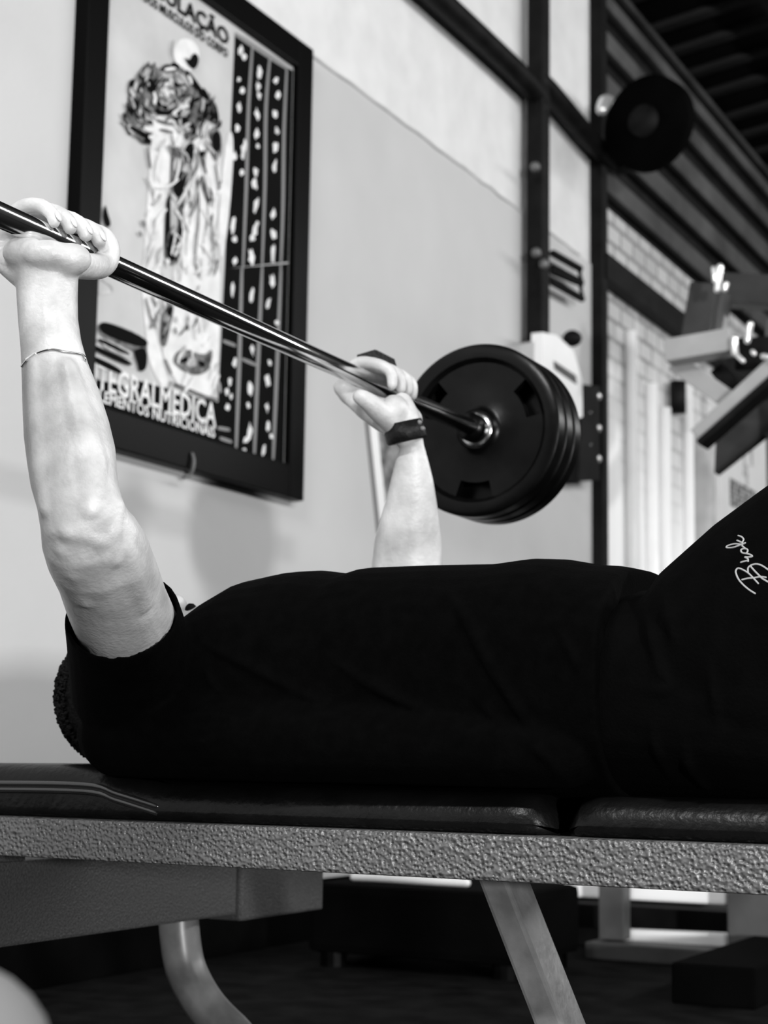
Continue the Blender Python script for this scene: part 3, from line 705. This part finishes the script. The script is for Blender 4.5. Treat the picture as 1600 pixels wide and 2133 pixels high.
# cross beam along the bar direction under the head end
XB = -1.35
bm = bmesh.new(); box(bm, (XB - .05, 1.42, H - .235), (XB, 2.17, H - .134), .004); obj('cross_beam', bm, M_hammer_dark, bench)
bm = bmesh.new(); box(bm, (XB - .056, 2.174, H - .245), (XB + .006, 2.42, H - .128), .004); obj('beam_sleeve', bm, M_hammer_dark, bench)
bm = bmesh.new(); box(bm, (XB - .04, 1.64, H - .134), (XB - .0, 1.68, ZR0 + .004)); obj('mount', bm, M_hammer_dark, bench)
bm = bmesh.new(); box(bm, (XB - .04, 1.79, H - .134), (XB - .0, 1.82, ZR0 + .004)); obj('mount', bm, M_hammer_dark, bench)
# slanted front leg
lt = Vector((-.738, 1.70, ZR0 + .02)); lbm = Vector((-.572, 1.70, 0.0))
tdir = (lbm - lt)
bm = bmesh.new(); beam(bm, lt, lbm + tdir.normalized() * .0, .03, .062, up=Vector((0, 1, 0)), bevel=.004); leg = obj('slanted_leg', bm, M_leg, bench)
bm = bmesh.new(); box(bm, (-.62, 1.5, 0), (-.5, 1.9, .03), .005); obj('foot_bar', bm, M_hammer_dark, bench)
bm = bmesh.new(); box(bm, (-.0, 1.66, 0), (.05, 1.74, ZR0 + .01), .004); obj('front_leg', bm, M_leg, bench)
bm = bmesh.new(); box(bm, (-.75, 1.58, ZR0), (-.69, 1.80, ZR0 + .03), .003); obj('cross_brace', bm, M_hammer_dark, bench)
# curved tube legs at the head end
cpx = [(372, 1890), (375, 1950), (388, 2020), (425, 2090), (480, 2150)]
cpts = []
for (x, y) in cpx: cpts.append(atY(x, y, 2.09))
cpts += [Vector((cpts[-1].x + .08, 2.09, .035)), Vector((cpts[-1].x + .3, 2.09, .03))]
bm = bmesh.new(); tube(bm, cpts, .029, n=18, sub=8); obj('curved_leg', bm, M_grey_tube, bench, True)
bm = bmesh.new(); tube(bm, [p - Vector((0, .67, 0)) + Vector((-.35, 0, 0)) for p in cpts], .024, n=18, sub=8); obj('curved_leg', bm, M_grey_tube, bench, True)

# ------------------------------------------------------------------ barbell
Bn = at(230, 552, 1.79); Bf = at(997, 897, 2.63)
bdir = (Bf - Bn).normalized()
adir = bdir.cross(Vector((0, 0, 1))).normalized(); cdir = adir.cross(bdir)
mid = Bn + bdir * ((1.70 - Bn.y) / bdir.y)
half = (Bf - mid).length
barbell = thing('barbell', 'long polished steel barbell gripped by both hands above the bench', 'barbell', mid)
RB = .0125
bm = bmesh.new(); cyl(bm, mid - bdir * (half + .28), mid + bdir * (half + .28), RB, 40); obj('shaft', bm, M_chrome, barbell, True)
for s in (1, -1):
    bm = bmesh.new(); cyl(bm, mid + bdir * s * (half - .035), mid + bdir * s * (half - .012), .022, 32); o = obj('collar', bm, M_rubber, barbell, True)
    bm = bmesh.new(); cyl(bm, mid + bdir * s * (half + .1), mid + bdir * s * (half + .13), .024, 32); obj('collar', bm, M_chrome_worn, barbell, True)
def plate(bm, R, th):
    # axis along local y, three hand-grip slots between hub and rim
    prof = [(.0135, 0), (.03, 0), (.033, .004), (.04, .008), (R * .60, .008), (R * .79, .008), (R * .84, .001), (R * .95, 0), (R, .004)]
    N = 96; front = []; back = []
    def slot(i): 
        a = (i + .5) / N * 3; f = a - math.floor(a); return .36 < f < .66
    F = []; Bk = []
    for (r, d) in prof:
        F.append([bm.verts.new((r * math.cos(2 * math.pi * i / N), -th / 2 + d, r * math.sin(2 * math.pi * i / N))) for i in range(N)])
        Bk.append([bm.verts.new((r * math.cos(2 * math.pi * i / N), th / 2 - d, r * math.sin(2 * math.pi * i / N))) for i in range(N)])
    for j in range(len(prof) - 1):
        for i in range(N):
            k = (i + 1) % N
            if j == 4 and slot(i): continue
            bm.faces.new((F[j][i], F[j][k], F[j + 1][k], F[j + 1][i])); bm.faces.new((Bk[j + 1][i], Bk[j + 1][k], Bk[j][k], Bk[j][i]))
    for i in range(N):
        k = (i + 1) % N
        bm.faces.new((F[-1][i], F[-1][k], Bk[-1][k], Bk[-1][i])); bm.faces.new((Bk[0][i], Bk[0][k], F[0][k], F[0][i]))
        if slot(i):
            bm.faces.new((F[4][i], Bk[4][i], Bk[4][k], F[4][k])); bm.faces.new((F[5][k], Bk[5][k], Bk[5][i], F[5][i]))
            if not slot((i - 1) % N): bm.faces.new((F[4][i], F[5][i], Bk[5][i], Bk[4][i]))
            if not slot((i + 1) % N): bm.faces.new((F[5][k], F[4][k], Bk[4][k], Bk[5][k]))
    bmesh.ops.remove_doubles(bm, verts=bm.verts, dist=1e-6)
def hub(bm):
    loft(bm, [ell(Vector((0, y, 0)), Vector((1, 0, 0)), Vector((0, 0, 1)), r, r, 32) for y, r in ((-.0155, .0132), (-.0155, .026), (-.012, .028), (.012, .028), (.0155, .026), (.0155, .0132))], cap=False)
plate_mesh = None; hub_mesh = None
rotm = Matrix((adir, bdir, cdir)).transposed().to_quaternion()
labels = {(1, 0): 'black rubber weight plate facing the far hand, innermost on the bar', (1, 1): 'black rubber weight plate second from the far hand', (1, 2): 'black rubber weight plate third from the far hand', (1, 3): 'outermost black rubber weight plate at the far end of the bar',
          (-1, 0): 'black rubber weight plate at the near end outside the picture, innermost', (-1, 1): 'black rubber weight plate at the near end outside the picture, middle', (-1, 2): 'black rubber weight plate at the near end outside the picture, outermost'}
for s in (1, -1):
    for kk in range(3):
        c_ = mid + bdir * s * (half + .005 + kk * .034)
        R_ = .136
        o = thing('weight_plate', labels[(s, kk)], 'weight plate', c_, 'plates on the barbell')
        o.rotation_mode = 'QUATERNION'; o.rotation_quaternion = rotm @ Matrix.Rotation(math.radians(35 + 41 * kk + 100 * (s < 0)), 3, 'Y').to_quaternion()
        if plate_mesh is None:
            bm = bmesh.new(); plate(bm, R_, .03); bmesh.ops.recalc_face_normals(bm, faces=bm.faces); plate_mesh = bpy.data.meshes.new('disc'); bm.to_mesh(plate_mesh); bm.free()
            for p in plate_mesh.polygons: p.use_smooth = True
            plate_mesh.set_sharp_from_angle(angle=math.radians(35))
            plate_mesh.materials.append(M_rubber)
            bm = bmesh.new(); hub(bm); bmesh.ops.recalc_face_normals(bm, faces=bm.faces); hub_mesh = bpy.data.meshes.new('hub'); bm.to_mesh(hub_mesh); bm.free(); hub_mesh.materials.append(M_chrome_worn)
            for p in hub_mesh.polygons: p.use_smooth = True
        d = bpy.data.objects.new('disc', plate_mesh); C.objects.link(d); d.parent = o
        h_ = bpy.data.objects.new('hub_ring', hub_mesh); C.objects.link(h_); h_.parent = o

# ------------------------------------------------------------------ the person lying on the bench
person = thing('person', 'person in black shirt and shorts lying on the bench pressing the barbell', 'person', (-.8, 1.70, H - .016))
def on_bar(px):
    lo, hi = -1.0, 1.0
    for _ in range(50):
        m_ = (lo + hi) / 2
        if proj(mid + bdir * m_)[0] < px: lo = m_
        else: hi = m_
    return mid + bdir * lo
body = bmesh.new()
def arm_loft(bm, rows, thick=.86, n=28):
    rings = []
    P = [at((a + b_) / 2, y, d) for (y, a, b_, d) in rows]
    for i, (y, a, b_, d) in enumerate(rows):
        T = (P[min(i + 1, len(P) - 1)] - P[max(i - 1, 0)]).normalized()
        u = (RIGHT - T * RIGHT.dot(T)).normalized(); v = T.cross(u)
        wd = (b_ - a) / 2 * d / FPX * u.dot(RIGHT)
        rings.append(ell(P[i], u, v, wd, wd * thick, n))
    loft(bm, rings)
E = at(172, 1108, 1.60); S = at(292, 1405, 1.87); W = at(99, 575, 1.68)
near_rows = [(548, 42, 160, 1.69), (575, 33, 163, 1.68), (620, 35, 162, 1.676), (670, 38, 163, 1.67), (720, 42, 171, 1.662), (770, 43, 186, 1.655), (829, 44, 210, 1.645), (896, 47, 231, 1.635), (948, 54, 243, 1.625), (1000, 62, 247, 1.615), (1040, 73, 254, 1.609), (1080, 79, 268, 1.608),
             (1115, 82, 291, 1.618), (1152, 94, 313, 1.642), (1200, 118, 331, 1.685), (1256, 137, 350, 1.738), (1310, 160, 374, 1.79), (1360, 182, 395, 1.83), (1405, 192, 400, 1.87)]
arm_loft(body, near_rows, .88)
tmpo = link('tmp_arm', bpy.data.meshes.new('x'), None)
bmc = body.copy(); bmc.to_mesh(tmpo.data); bmc.free()
bva = bvh_of(tmpo); bpy.data.objects.remove(tmpo)
def ridge(pts, r, prot):
    P = []
    rs = r if isinstance(r, (list, tuple)) else [r] * len(pts)
    for (x, y), q in zip(pts, rs):
        h, n = hit(bva, x, y)
        if h is not None: P.append(h - n * (q - prot))
    if len(P) > 1: tube(body, P, rs, n=14, sub=5)
ridge([(190, 1060), (192, 960), (168, 850), (142, 760)], [.014, .022, .018, .01], .006)
ridge([(92, 1060), (78, 960), (70, 860), (66, 760)], [.010, .012, .010, .008], .0045)
ridge([(122, 690), (117, 630), (112, 582)], .0045, .0014)
ridge([(95, 690), (94, 630), (92, 585)], .004, .0012)
ridge([(252, 1050), (240, 1110), (246, 1170)], [.01, .013, .01], .003)
ridge([(140, 1105), (170, 1118), (208, 1132)], [.012, .015, .011], .0028)
ridge([(130, 1150), (150, 1200), (175, 1260)], [.016, .024, .02], .0025)
ridge([(270, 1150), (292, 1200), (310, 1260)], [.016, .024, .02], .003)
ridge([(116, 1010), (142, 945), (150, 880), (128, 800)], .003, .0011)
ridge([(160, 1040), (185, 1000), (215, 960)], .003, .0011)
def L(Hc, a, u, c): return Hc + adir * a + bdir * u + cdir * c
def hand(bm, Hc, s, wrist, curl=0.0):
    """s = +1: thumb towards +u (right hand), -1: mirrored."""
    fu = [.036, .013, -.010, -.031]; fl = [1.0, 1.06, 1.0, .86]; fr__ = [.0092, .0094, .009, .008]
    knuck = []
    for u, k, r in zip(fu, fl, fr__):
        mcp = L(Hc, -.053, s * u * .98, -.002 + .004 * (k - 1) * 10)
        knuck.append(mcp)
        tube(bm, [L(Hc, -.04, s * u * .95, -.018), mcp, L(Hc, -.036 * (.6 + .4 * k), s * u * 1.05, .031 * k), L(Hc, -.006, s * u * 1.07, .0305), L(Hc, .0135 * k + .006 * curl, s * u * 1.05, .0195 - .002 * curl), L(Hc, .0185 * k + .0045 * curl, s * u * 1.05, .0095 - .012 * curl)],
             [r * 1.15, r * 1.2, r * 1.06, r * .97, r * .92, r * .8], n=14, sub=6)
        ball(bm, L(Hc, -.036 * (.6 + .4 * k), s * u * 1.05, .031 * k), r * 1.12, r * 1.05, r * 1.12, nu=12, nv=8)
    # palm slab from wrist to knuckle row
    u_w = (knuck[0] - knuck[3]).normalized()
    kc = (knuck[0] + knuck[3]) / 2
    rings = []
    for t in (0, .2, .45, .7, 1.0):
        c_ = wrist.lerp(kc, t)
        T = (kc - wrist).normalized()
        uu = (RIGHT * (1 - t) * s + u_w * t * 1.0); uu = (uu - T * uu.dot(T)).normalized(); vv = T.cross(uu)
        rings.append(ell(c_, uu, vv, .030 + .012 * min(1, t * 2), .022 - .008 * t, 24, .85))
    loft(bm, rings)
    return knuck
Hn = on_bar(128)
hand(body, Hn, 1, W)
# thenar and hypothenar cushions, thumb round the bar
ax3 = (RIGHT, FWD, DOWN)
ball(body, at(52, 527, 1.672), .0225, .02, .0165, ax3, nu=20)
ball(body, at(98, 532, 1.662), .026, .018, .0155, ax3, nu=20)
ball(body, at(145, 540, 1.668), .022, .019, .0165, ax3, nu=20)
tube(body, [at(130, 548, 1.675), L(Hn, .016, .044, -.014), L(Hn, .0165, .0585, .006), L(Hn, .012, .053, .0205), L(Hn, .003, .034, .0245)], [.0145, .0135, .0115, .0105, .0085], n=16)
ball(body, L(Hn, .0165, .0585, .006), .0118, .0118, .0125)
# far arm
Wf = at(842, 884, 2.27); Ef = at(852, 1262, 2.32)
far_rows = [(868, 806, 872, 2.275), (900, 812, 882, 2.27), (930, 833, 884, 2.27), (960, 824, 893, 2.272), (1000, 814, 903, 2.278), (1040, 805, 910, 2.284), (1090, 790, 917, 2.292), (1130, 780, 921, 2.30), (1180, 774, 922, 2.305), (1230, 782, 920, 2.31), (1275, 800, 915, 2.315)]
far_rows[0] = (868, 818, 870, 2.275); far_rows[1] = (900, 822, 880, 2.27)
arm_loft(body, far_rows)
Sf = Vector((-1.10, 1.865, H + .085))
tube(body, [Ef + (Ef - Sf) * .02, Ef.lerp(Sf, .35), Ef.lerp(Sf, .65), Sf], [.045, .05, .055, .062], n=24)
Hf = on_bar(812)
hand(body, Hf, -1, Wf, 1.0)
ax3 = (RIGHT, FWD, DOWN)
ball(body, at(822, 858, 2.262), .02, .02, .024, ax3)
tube(body, [at(848, 905, 2.268), at(846, 870, 2.272), at(838, 838, 2.29)], [.021, .018, .014], n=16)
tube(body, [at(820, 880, 2.262), at(792, 858, 2.245), at(768, 838, 2.235), at(750, 826, 2.235)], [.018, .0155, .013, .0105], n=16)
# torso core, neck, head
def torso_ring(x, yc, zb, zt, hw, p=.8, n=36):
    return ell(Vector((x, yc, (zb + zt) / 2)), Vector((0, 1, 0)), Vector((0, 0, 1)), hw, (zt - zb) / 2, n, p)
zb = H - .034
loft(body, [torso_ring(x, 1.70, zb + .02, H + zt, hw) for x, zt, hw in ((-1.14, .12, .10), (-1.08, .15, .165), (-.98, .17, .165), (-.8, .16, .15), (-.65, .15, .145), (-.52, .14, .15), (-.42, .12, .14))])
tube(body, [Vector((-1.08, 1.70, H + .075)), Vector((-1.16, 1.70, H + .075)), Vector((-1.2, 1.70, H + .08))], [.066, .06, .06], n=24)
hx = Vector((-1, 0, 0))
ball(body, (-1.217, 1.70, H + .07), .092, .074, .088, nu=28, nv=18)              # skull
ball(body, (-1.175, 1.70, H + .12), .07, .056, .062, nu=24, nv=14)                # lower face
ball(body, (-1.128, 1.70, H + .148), .022, .028, .026, nu=18, nv=10)              # chin
tube(body, [Vector((-1.245, 1.70, H + .185)), Vector((-1.215, 1.70, H + .2)), Vector((-1.198, 1.70, H + .21))], [.009, .011, .014], n=12)   # nose
for s in (-1, 1):
    ball(body, (-1.2, 1.70 + s * .01, H + .2), .008, .008, .007, nu=10, nv=6)
    tube(body, [Vector((-1.253, 1.70 + s * .014, H + .183)), Vector((-1.258, 1.70 + s * .035, H + .178)), Vector((-1.25, 1.70 + s * .052, H + .16))], [.008, .009, .007], n=10)
    ball(body, (-1.236, 1.70 + s * .031, H + .168), .014, .016, .012, nu=12, nv=8)
    ball(body, (-1.192, 1.70 + s * .072, H + .085), .024, .008, .018, nu=14, nv=8)
    ball(body, (-1.205, 1.70 + s * .044, H + .15), .022, .016, .018, nu=12, nv=8)
tube(body, [Vector((-1.166, 1.678, H + .176)), Vector((-1.168, 1.70, H + .184)), Vector((-1.166, 1.722, H + .176))], [.006, .008, .006], n=10)
tube(body, [Vector((-1.156, 1.68, H + .172)), Vector((-1.154, 1.70, H + .18)), Vector((-1.156, 1.72, H + .172))], [.006, .009, .006], n=10)
# legs, knees up and feet on the bench end
for s, yk in ((-1, 1.585), (1, 1.82)):
    hip = Vector((-.49, 1.70 + s * .085, H + .075)); kn = Vector((-.10, yk, H + .345)); an = Vector((.04, yk + (.02 if s < 0 else -.02), H + .018))
    tube(body, [hip, hip.lerp(kn, .35), hip.lerp(kn, .75), kn], [.088, .084, .066, .056], n=26)
    tube(body, [kn, kn.lerp(an, .3), kn.lerp(an, .7), an], [.055, .056, .042, .034], n=22)
    ball(body, kn + Vector((.012, 0, .012)), .045, .045, .045)
    tube(body, [an + Vector((-.03, 0, -.012)), an + Vector((.03, 0, -.018)), an + Vector((.1, -.01 * s, -.028))], [.034, .034, .022], n=18)
skin = remesh('body', body, .0028, 5, M_skin, person)

for u, k in zip([.036, .013, -.010, -.031], [1.0, 1.06, 1.0, .86]):
    c_ = L(Hn, .0175 * k + .0058, u * 1.05, .0135 + .002)
    n_ = (adir * .93 + cdir * .36).normalized(); t_ = bdir; v_ = n_.cross(t_)
    bm = bmesh.new(); ball(bm, c_, .0052, .0062, .0016, (t_, v_, n_), nu=14, nv=8); obj('nail', bm, M_nail, skin, True)

# shirt
top_px = [(378, 1302, 1.60), (420, 1276, 1.63), (500, 1236, 1.66), (560, 1212, 1.68), (640, 1193, 1.68), (690, 1190, 1.68), (750, 1197, 1.68), (790, 1184, 1.68), (920, 1179, 1.68), (1050, 1177, 1.68), (1130, 1166, 1.68), (1200, 1168, 1.68), (1270, 1180, 1.68), (1310, 1182, 1.68), (1350, 1189, 1.68)]
sh = bmesh.new()
rings = [torso_ring(-1.185, 1.70, H + .01, H + .12, .075, .9), torso_ring(-1.165, 1.70, H - .005, H + .125, .12, .9), torso_ring(-1.13, 1.70, zb, H + .125, .17, .85)]
for i, (x, y, yy) in enumerate(top_px):
    p = atY(x, y, yy)
    if p.x < -1.11: continue
    t = (p.x + 1.1) / .6
    hw = .186 - .03 * math.sin(math.pi * min(1, max(0, t))) + .012 * max(0, t - .5)
    rings.append(torso_ring(p.x, 1.70, zb - .014, p.z + .0005, hw, .78))
loft(sh, rings)
# near sleeve (turned into a lip at the opening) and far sleeve
rc = at(253, 1277, 1.76); axs = (S - E).normalized(); axo = (axs + DOWN * .3).normalized()
def ringp(c, T, r, n=30, ref=RIGHT):
    u = (ref - T * ref.dot(T)).normalized(); v = T.cross(u); return ell(c, u, v, r, r, n)
loft(sh, [ringp(rc + axs * .05, axo, .05), ringp(rc + axs * .035, axo, .0545), ringp(rc + axs * .004, axo, .0565), ringp(rc, axo, .0575), ringp(rc + axs * .004, axo, .060), ringp(rc + axs * .05 - RIGHT * .004, axs, .064), ringp(S + axs * .02 - RIGHT * .012, axs, .07), ringp(S + axs * .06 - RIGHT * .012, axs, .062)])
ball(sh, S + Vector((-.022, .02, -.012)), .062, .06, .062, nu=24, nv=14)
ball(sh, Vector((-1.12, 1.58, H + .03)), .055, .06, .06, nu=20, nv=12)
axf = (Sf - Ef).normalized(); rf = Ef.lerp(Sf, .52)
loft(sh, [ringp(rf, axf, .066), ringp(rf + axf * .06, axf, .072), ringp(Sf, axf, .076), ringp(Sf + axf * .05, axf, .07)])
# lower lat and back draping over the pad edge
tube(sh, [Vector((-1.13, 1.565, H + .02)), Vector((-1.0, 1.545, H + .015)), Vector((-.85, 1.555, H + .01)), Vector((-.6, 1.56, H + .005))], [.05, .045, .04, .035], n=18)
tmpo = link('tmp_shirt', bpy.data.meshes.new('x'), None)
bmc = sh.copy(); bmc.to_mesh(tmpo.data); bmc.free()
bv = bvh_of(tmpo); bpy.data.objects.remove(tmpo)
def fold(bm, bvh, pts, r, sink=.35):
    P = []
    for (x, y) in pts:
        h, n = hit(bvh, x, y)
        if h is not None: P.append(h - ray(x, y).normalized() * (-r * sink))
    if len(P) > 1: tube(bm, P, [r * .4] + [r] * (len(P) - 2) + [r * .4], n=10, sub=4, flat=.7)
for pts, r in (([(410, 1335), (470, 1365), (560, 1410), (680, 1470), (820, 1540)], .007), ([(425, 1380), (440, 1420), (470, 1450)], .006), ([(930, 1230), (975, 1290), (1010, 1360), (1060, 1440), (1110, 1510), (1140, 1560)], .009),
               ([(960, 1420), (1040, 1500), (1130, 1570), (1170, 1620)], .008), ([(1275, 1220), (1285, 1300), (1300, 1380), (1320, 1410)], .009), ([(1315, 1250), (1320, 1330), (1335, 1400)], .007), ([(1250, 1300), (1262, 1420), (1290, 1560)], .008),
               ([(300, 1490), (360, 1500), (440, 1490), (500, 1500)], .007), ([(330, 1560), (420, 1545), (480, 1535)], .006), ([(640, 1330), (760, 1420), (900, 1490)], .008), ([(1150, 1240), (1180, 1330), (1230, 1430)], .008)):
    fold(sh, bv, pts, r)
shirt = remesh('shirt', sh, .0033, 4, M_shirt, person)

# shorts: hips and both thighs
so = bmesh.new()
th_px = [(1350, 1192), (1400, 1160), (1450, 1121), (1500, 1081), (1560, 1043), (1600, 1016)]
loft(so, [torso_ring(x, 1.70, zb - .008, H + zt, hw, .75) for x, zt, hw in ((-.575, .158, .165), (-.545, .172, .172), (-.5, .16, .18), (-.45, .14, .182), (-.40, .12, .175), (-.36, .09, .15))])
for s in (-1, 1):
    yk = 1.585 if s < 0 else 1.82
    hip = Vector((-.47, 1.70 + s * .085, H + .085)); 
    a1_ = Vector((-.42, 1.61 if s < 0 else 1.79, H + .135)); d_ = Vector((math.cos(math.radians(34)), 0, math.sin(math.radians(34))))
    tp = atY(1600, 1016, 1.60); nrm = Vector((-math.sin(math.radians(34)), 0, math.cos(math.radians(34))))
    cs = [tp - nrm * (.118 + .03 * max(0, -k - .09)) + d_ * k for k in (-.2, -.13, -.06, 0, .1, .2, .27)]
    for c_ in cs: c_.y = 1.605 if s < 0 else 1.80
    rr2 = [.088, .108, .113, .113, .105, .097, .1]
    rgs = [ell(c_, Vector((0, 1, 0)), nrm, r * (.86 if s < 0 else .8), r * 1.04, 32, .9) for c_, r in zip(cs, rr2)]
    loft(so, rgs)
ball(so, (-.42, 1.60, H + .06), .1, .085, .075, nu=24, nv=14); ball(so, (-.42, 1.80, H + .06), .1, .085, .075, nu=24, nv=14)
tmpo = link('tmp_shorts', bpy.data.meshes.new('x'), None)
bmc = so.copy(); bmc.to_mesh(tmpo.data); bmc.free()
bv2 = bvh_of(tmpo); bpy.data.objects.remove(tmpo)
for pts, r in (([(1345, 1260), (1365, 1330), (1385, 1400), (1400, 1425)], .009), ([(1390, 1200), (1400, 1290), (1415, 1350)], .009), ([(1355, 1480), (1370, 1560), (1400, 1620)], .008), ([(1425, 1520), (1435, 1590), (1470, 1640)], .008), ([(1330, 1430), (1380, 1440), (1420, 1420)], .007), ([(1480, 1350), (1490, 1450), (1500, 1560)], .009)):
    fold(so, bv2, pts, r)
shorts = remesh('shorts', so, .0035, 4, M_shorts, person)
# script lettering on the shorts
bvs = bvh_of(shorts)
def zb_px(x, y): return (1480 + x * 120 / 1506, 1090 + y * 170 / 2133)
strokes = [[(1165, 1835), (1000, 1730), (850, 1600), (740, 1470), (680, 1340), (665, 1240), (730, 1175), (860, 1220), (1000, 1310), (1120, 1430), (1250, 1570)],
           [(830, 1475), (980, 1440), (1120, 1430), (1300, 1400), (1450, 1415)], [(985, 1280), (985, 1170), (1060, 1100), (1200, 1065), (1350, 1110), (1500, 1210)], [(1040, 1110), (1150, 1240), (1270, 1360), (1350, 1440), (1500, 1530)],
           [(800, 1020), (960, 980), (985, 1010), (980, 930), (900, 885), (1000, 885), (1100, 865), (1040, 820), (930, 790)], [(930, 790), (830, 770), (800, 700), (870, 665), (960, 680), (975, 740), (930, 790)],
           [(900, 650), (830, 590)], [(830, 560), (640, 540), (450, 590), (430, 640), (600, 630), (800, 560), (910, 515)], [(860, 530), (790, 490), (700, 450)], [(830, 500), (870, 430), (820, 360), (730, 325)]]
bm = bmesh.new()
for st_ in strokes:
    P = []
    for (x, y) in st_:
        h, n = hit(bvs, *zb_px(x, y))
        if h is not None: P.append(h)
    if len(P) > 1: tube(bm, P, .00085, n=6, sub=4)
obj('script_print', bm, M_print, shorts)
# hair cap with short curls
hb = bmesh.new()
ball(hb, (-1.215, 1.70, H + .066), .094, .084, .088, nu=28, nv=16)
random.seed(3)
for i in range(1500):
    th_, ph = random.uniform(0, 2 * math.pi), random.uniform(-1.2, 1.2)
    n = Vector((-abs(math.cos(ph)) * abs(math.cos(th_ / 2)), math.sin(th_) * math.cos(ph), math.sin(ph))).normalized()
    p = Vector((-1.215, 1.70, H + .066)) + Vector((n.x * .094, n.y * .084, n.z * .088))
    if p.z > H + .14 or p.z < H - .012: continue
    ball(hb, p, random.uniform(.002, .0055), random.uniform(.002, .0055), random.uniform(.002, .005), nu=6, nv=4)
hair = obj('hair', hb, M_hair, person, False)
hb = bmesh.new(); 
pch = at(398, 1271, 2.0)
h_c = Vector((-1.128, 1.70, H + .148))
q = atY(398, 1271, 1.69)
ball(hb, q, .006, .01, .0085, nu=14, nv=8); obj('goatee', hb, M_hair, person, True)

# bracelet, wristband and finger strap
br_px = [(43, 763), (58, 750), (75, 738), (95, 731), (112, 729), (135, 734), (158, 737), (172, 741), (181, 752)]
bvk = bvh_of(skin)
P = []
for x, y in br_px:
    h, n = hit(bvk, min(max(x, 47), 176), y)
    if h is not None: P.append(h + n * .001)
ctr = at(112, 770, 1.655 + .03)
back = []
if P:
    a0, a1 = P[0], P[-1]
    for t in (.15, .35, .5, .65, .85):
        base = a1.lerp(a0, t); back.append(base + FWD * (.075 * math.sin(math.pi * t) ** .6) + Vector((0, 0, -.012 * math.sin(math.pi * t))))
loop = P + back + [P[0]]
bm = bmesh.new(); tube(bm, loop, .0011, n=6, sub=4)
brc = tag(obj('bracelet', bm, M_chrome_worn, None, True), 'thin chain bracelet round the near forearm', 'bracelet')
bm = bmesh.new(); bx_ = P[2].lerp(P[1], .4); tube(bm, [P[1], P[2]], .0019, n=8, sub=1); obj('clasp', bm, M_bolt, brc, True)
wbd = thing('wristband', 'wide black leather band round the far wrist', 'wristband', at(842, 898, 2.27))
T = (at(862, 935, 2.27) - at(835, 868, 2.27)).normalized(); T = (Vector((0, 0, -1)) + RIGHT * .12 + FWD * .0).normalized()
def band_ring(px, py, r, rv):
    c_ = at(px, py, 2.27); u = (RIGHT * math.cos(-.22) + DOWN * math.sin(-.22)); v = FWD
    return ell(c_, u, v, r, rv, 36)
k2 = 2.27 / FPX
bm = bmesh.new()
loft(bm, [band_ring(836, 883, 37 * k2, .026), band_ring(837, 880, 42 * k2, .03), band_ring(848, 916, 43 * k2, .031), band_ring(848, 920, 39 * k2, .028)])
obj('strap', bm, M_strap, wbd, True)
for (x, y) in ((873, 880), (880, 893)):
    bm = bmesh.new(); ball(bm, at(x, y, 2.253), .004, .004, .004, nu=10, nv=6); obj('stud', bm, M_grey_tube, wbd, True)
bm = bmesh.new()
def strap_seg(bm, pts, d0, d1):
    a = [bm.verts.new(at(x, y, d0)) for x, y in pts]; b_ = [bm.verts.new(at(x, y, d1)) for x, y in pts]
    bm.faces.new(a); bm.faces.new(b_[::-1]); n = len(a)
    for i in range(n): bm.faces.new((a[i], b_[i], b_[(i + 1) % n], a[(i + 1) % n]))
df = proj(Hf)[2]
strap_seg(bm, [(742, 757), (744, 739), (781, 728), (787, 730), (822, 748), (828, 768), (822, 764), (784, 748)], df + .005, df + .045)
tag(obj('finger_strap', bm, M_strap), 'black angular grip pad over the knuckles of the far hand', 'grip pad')
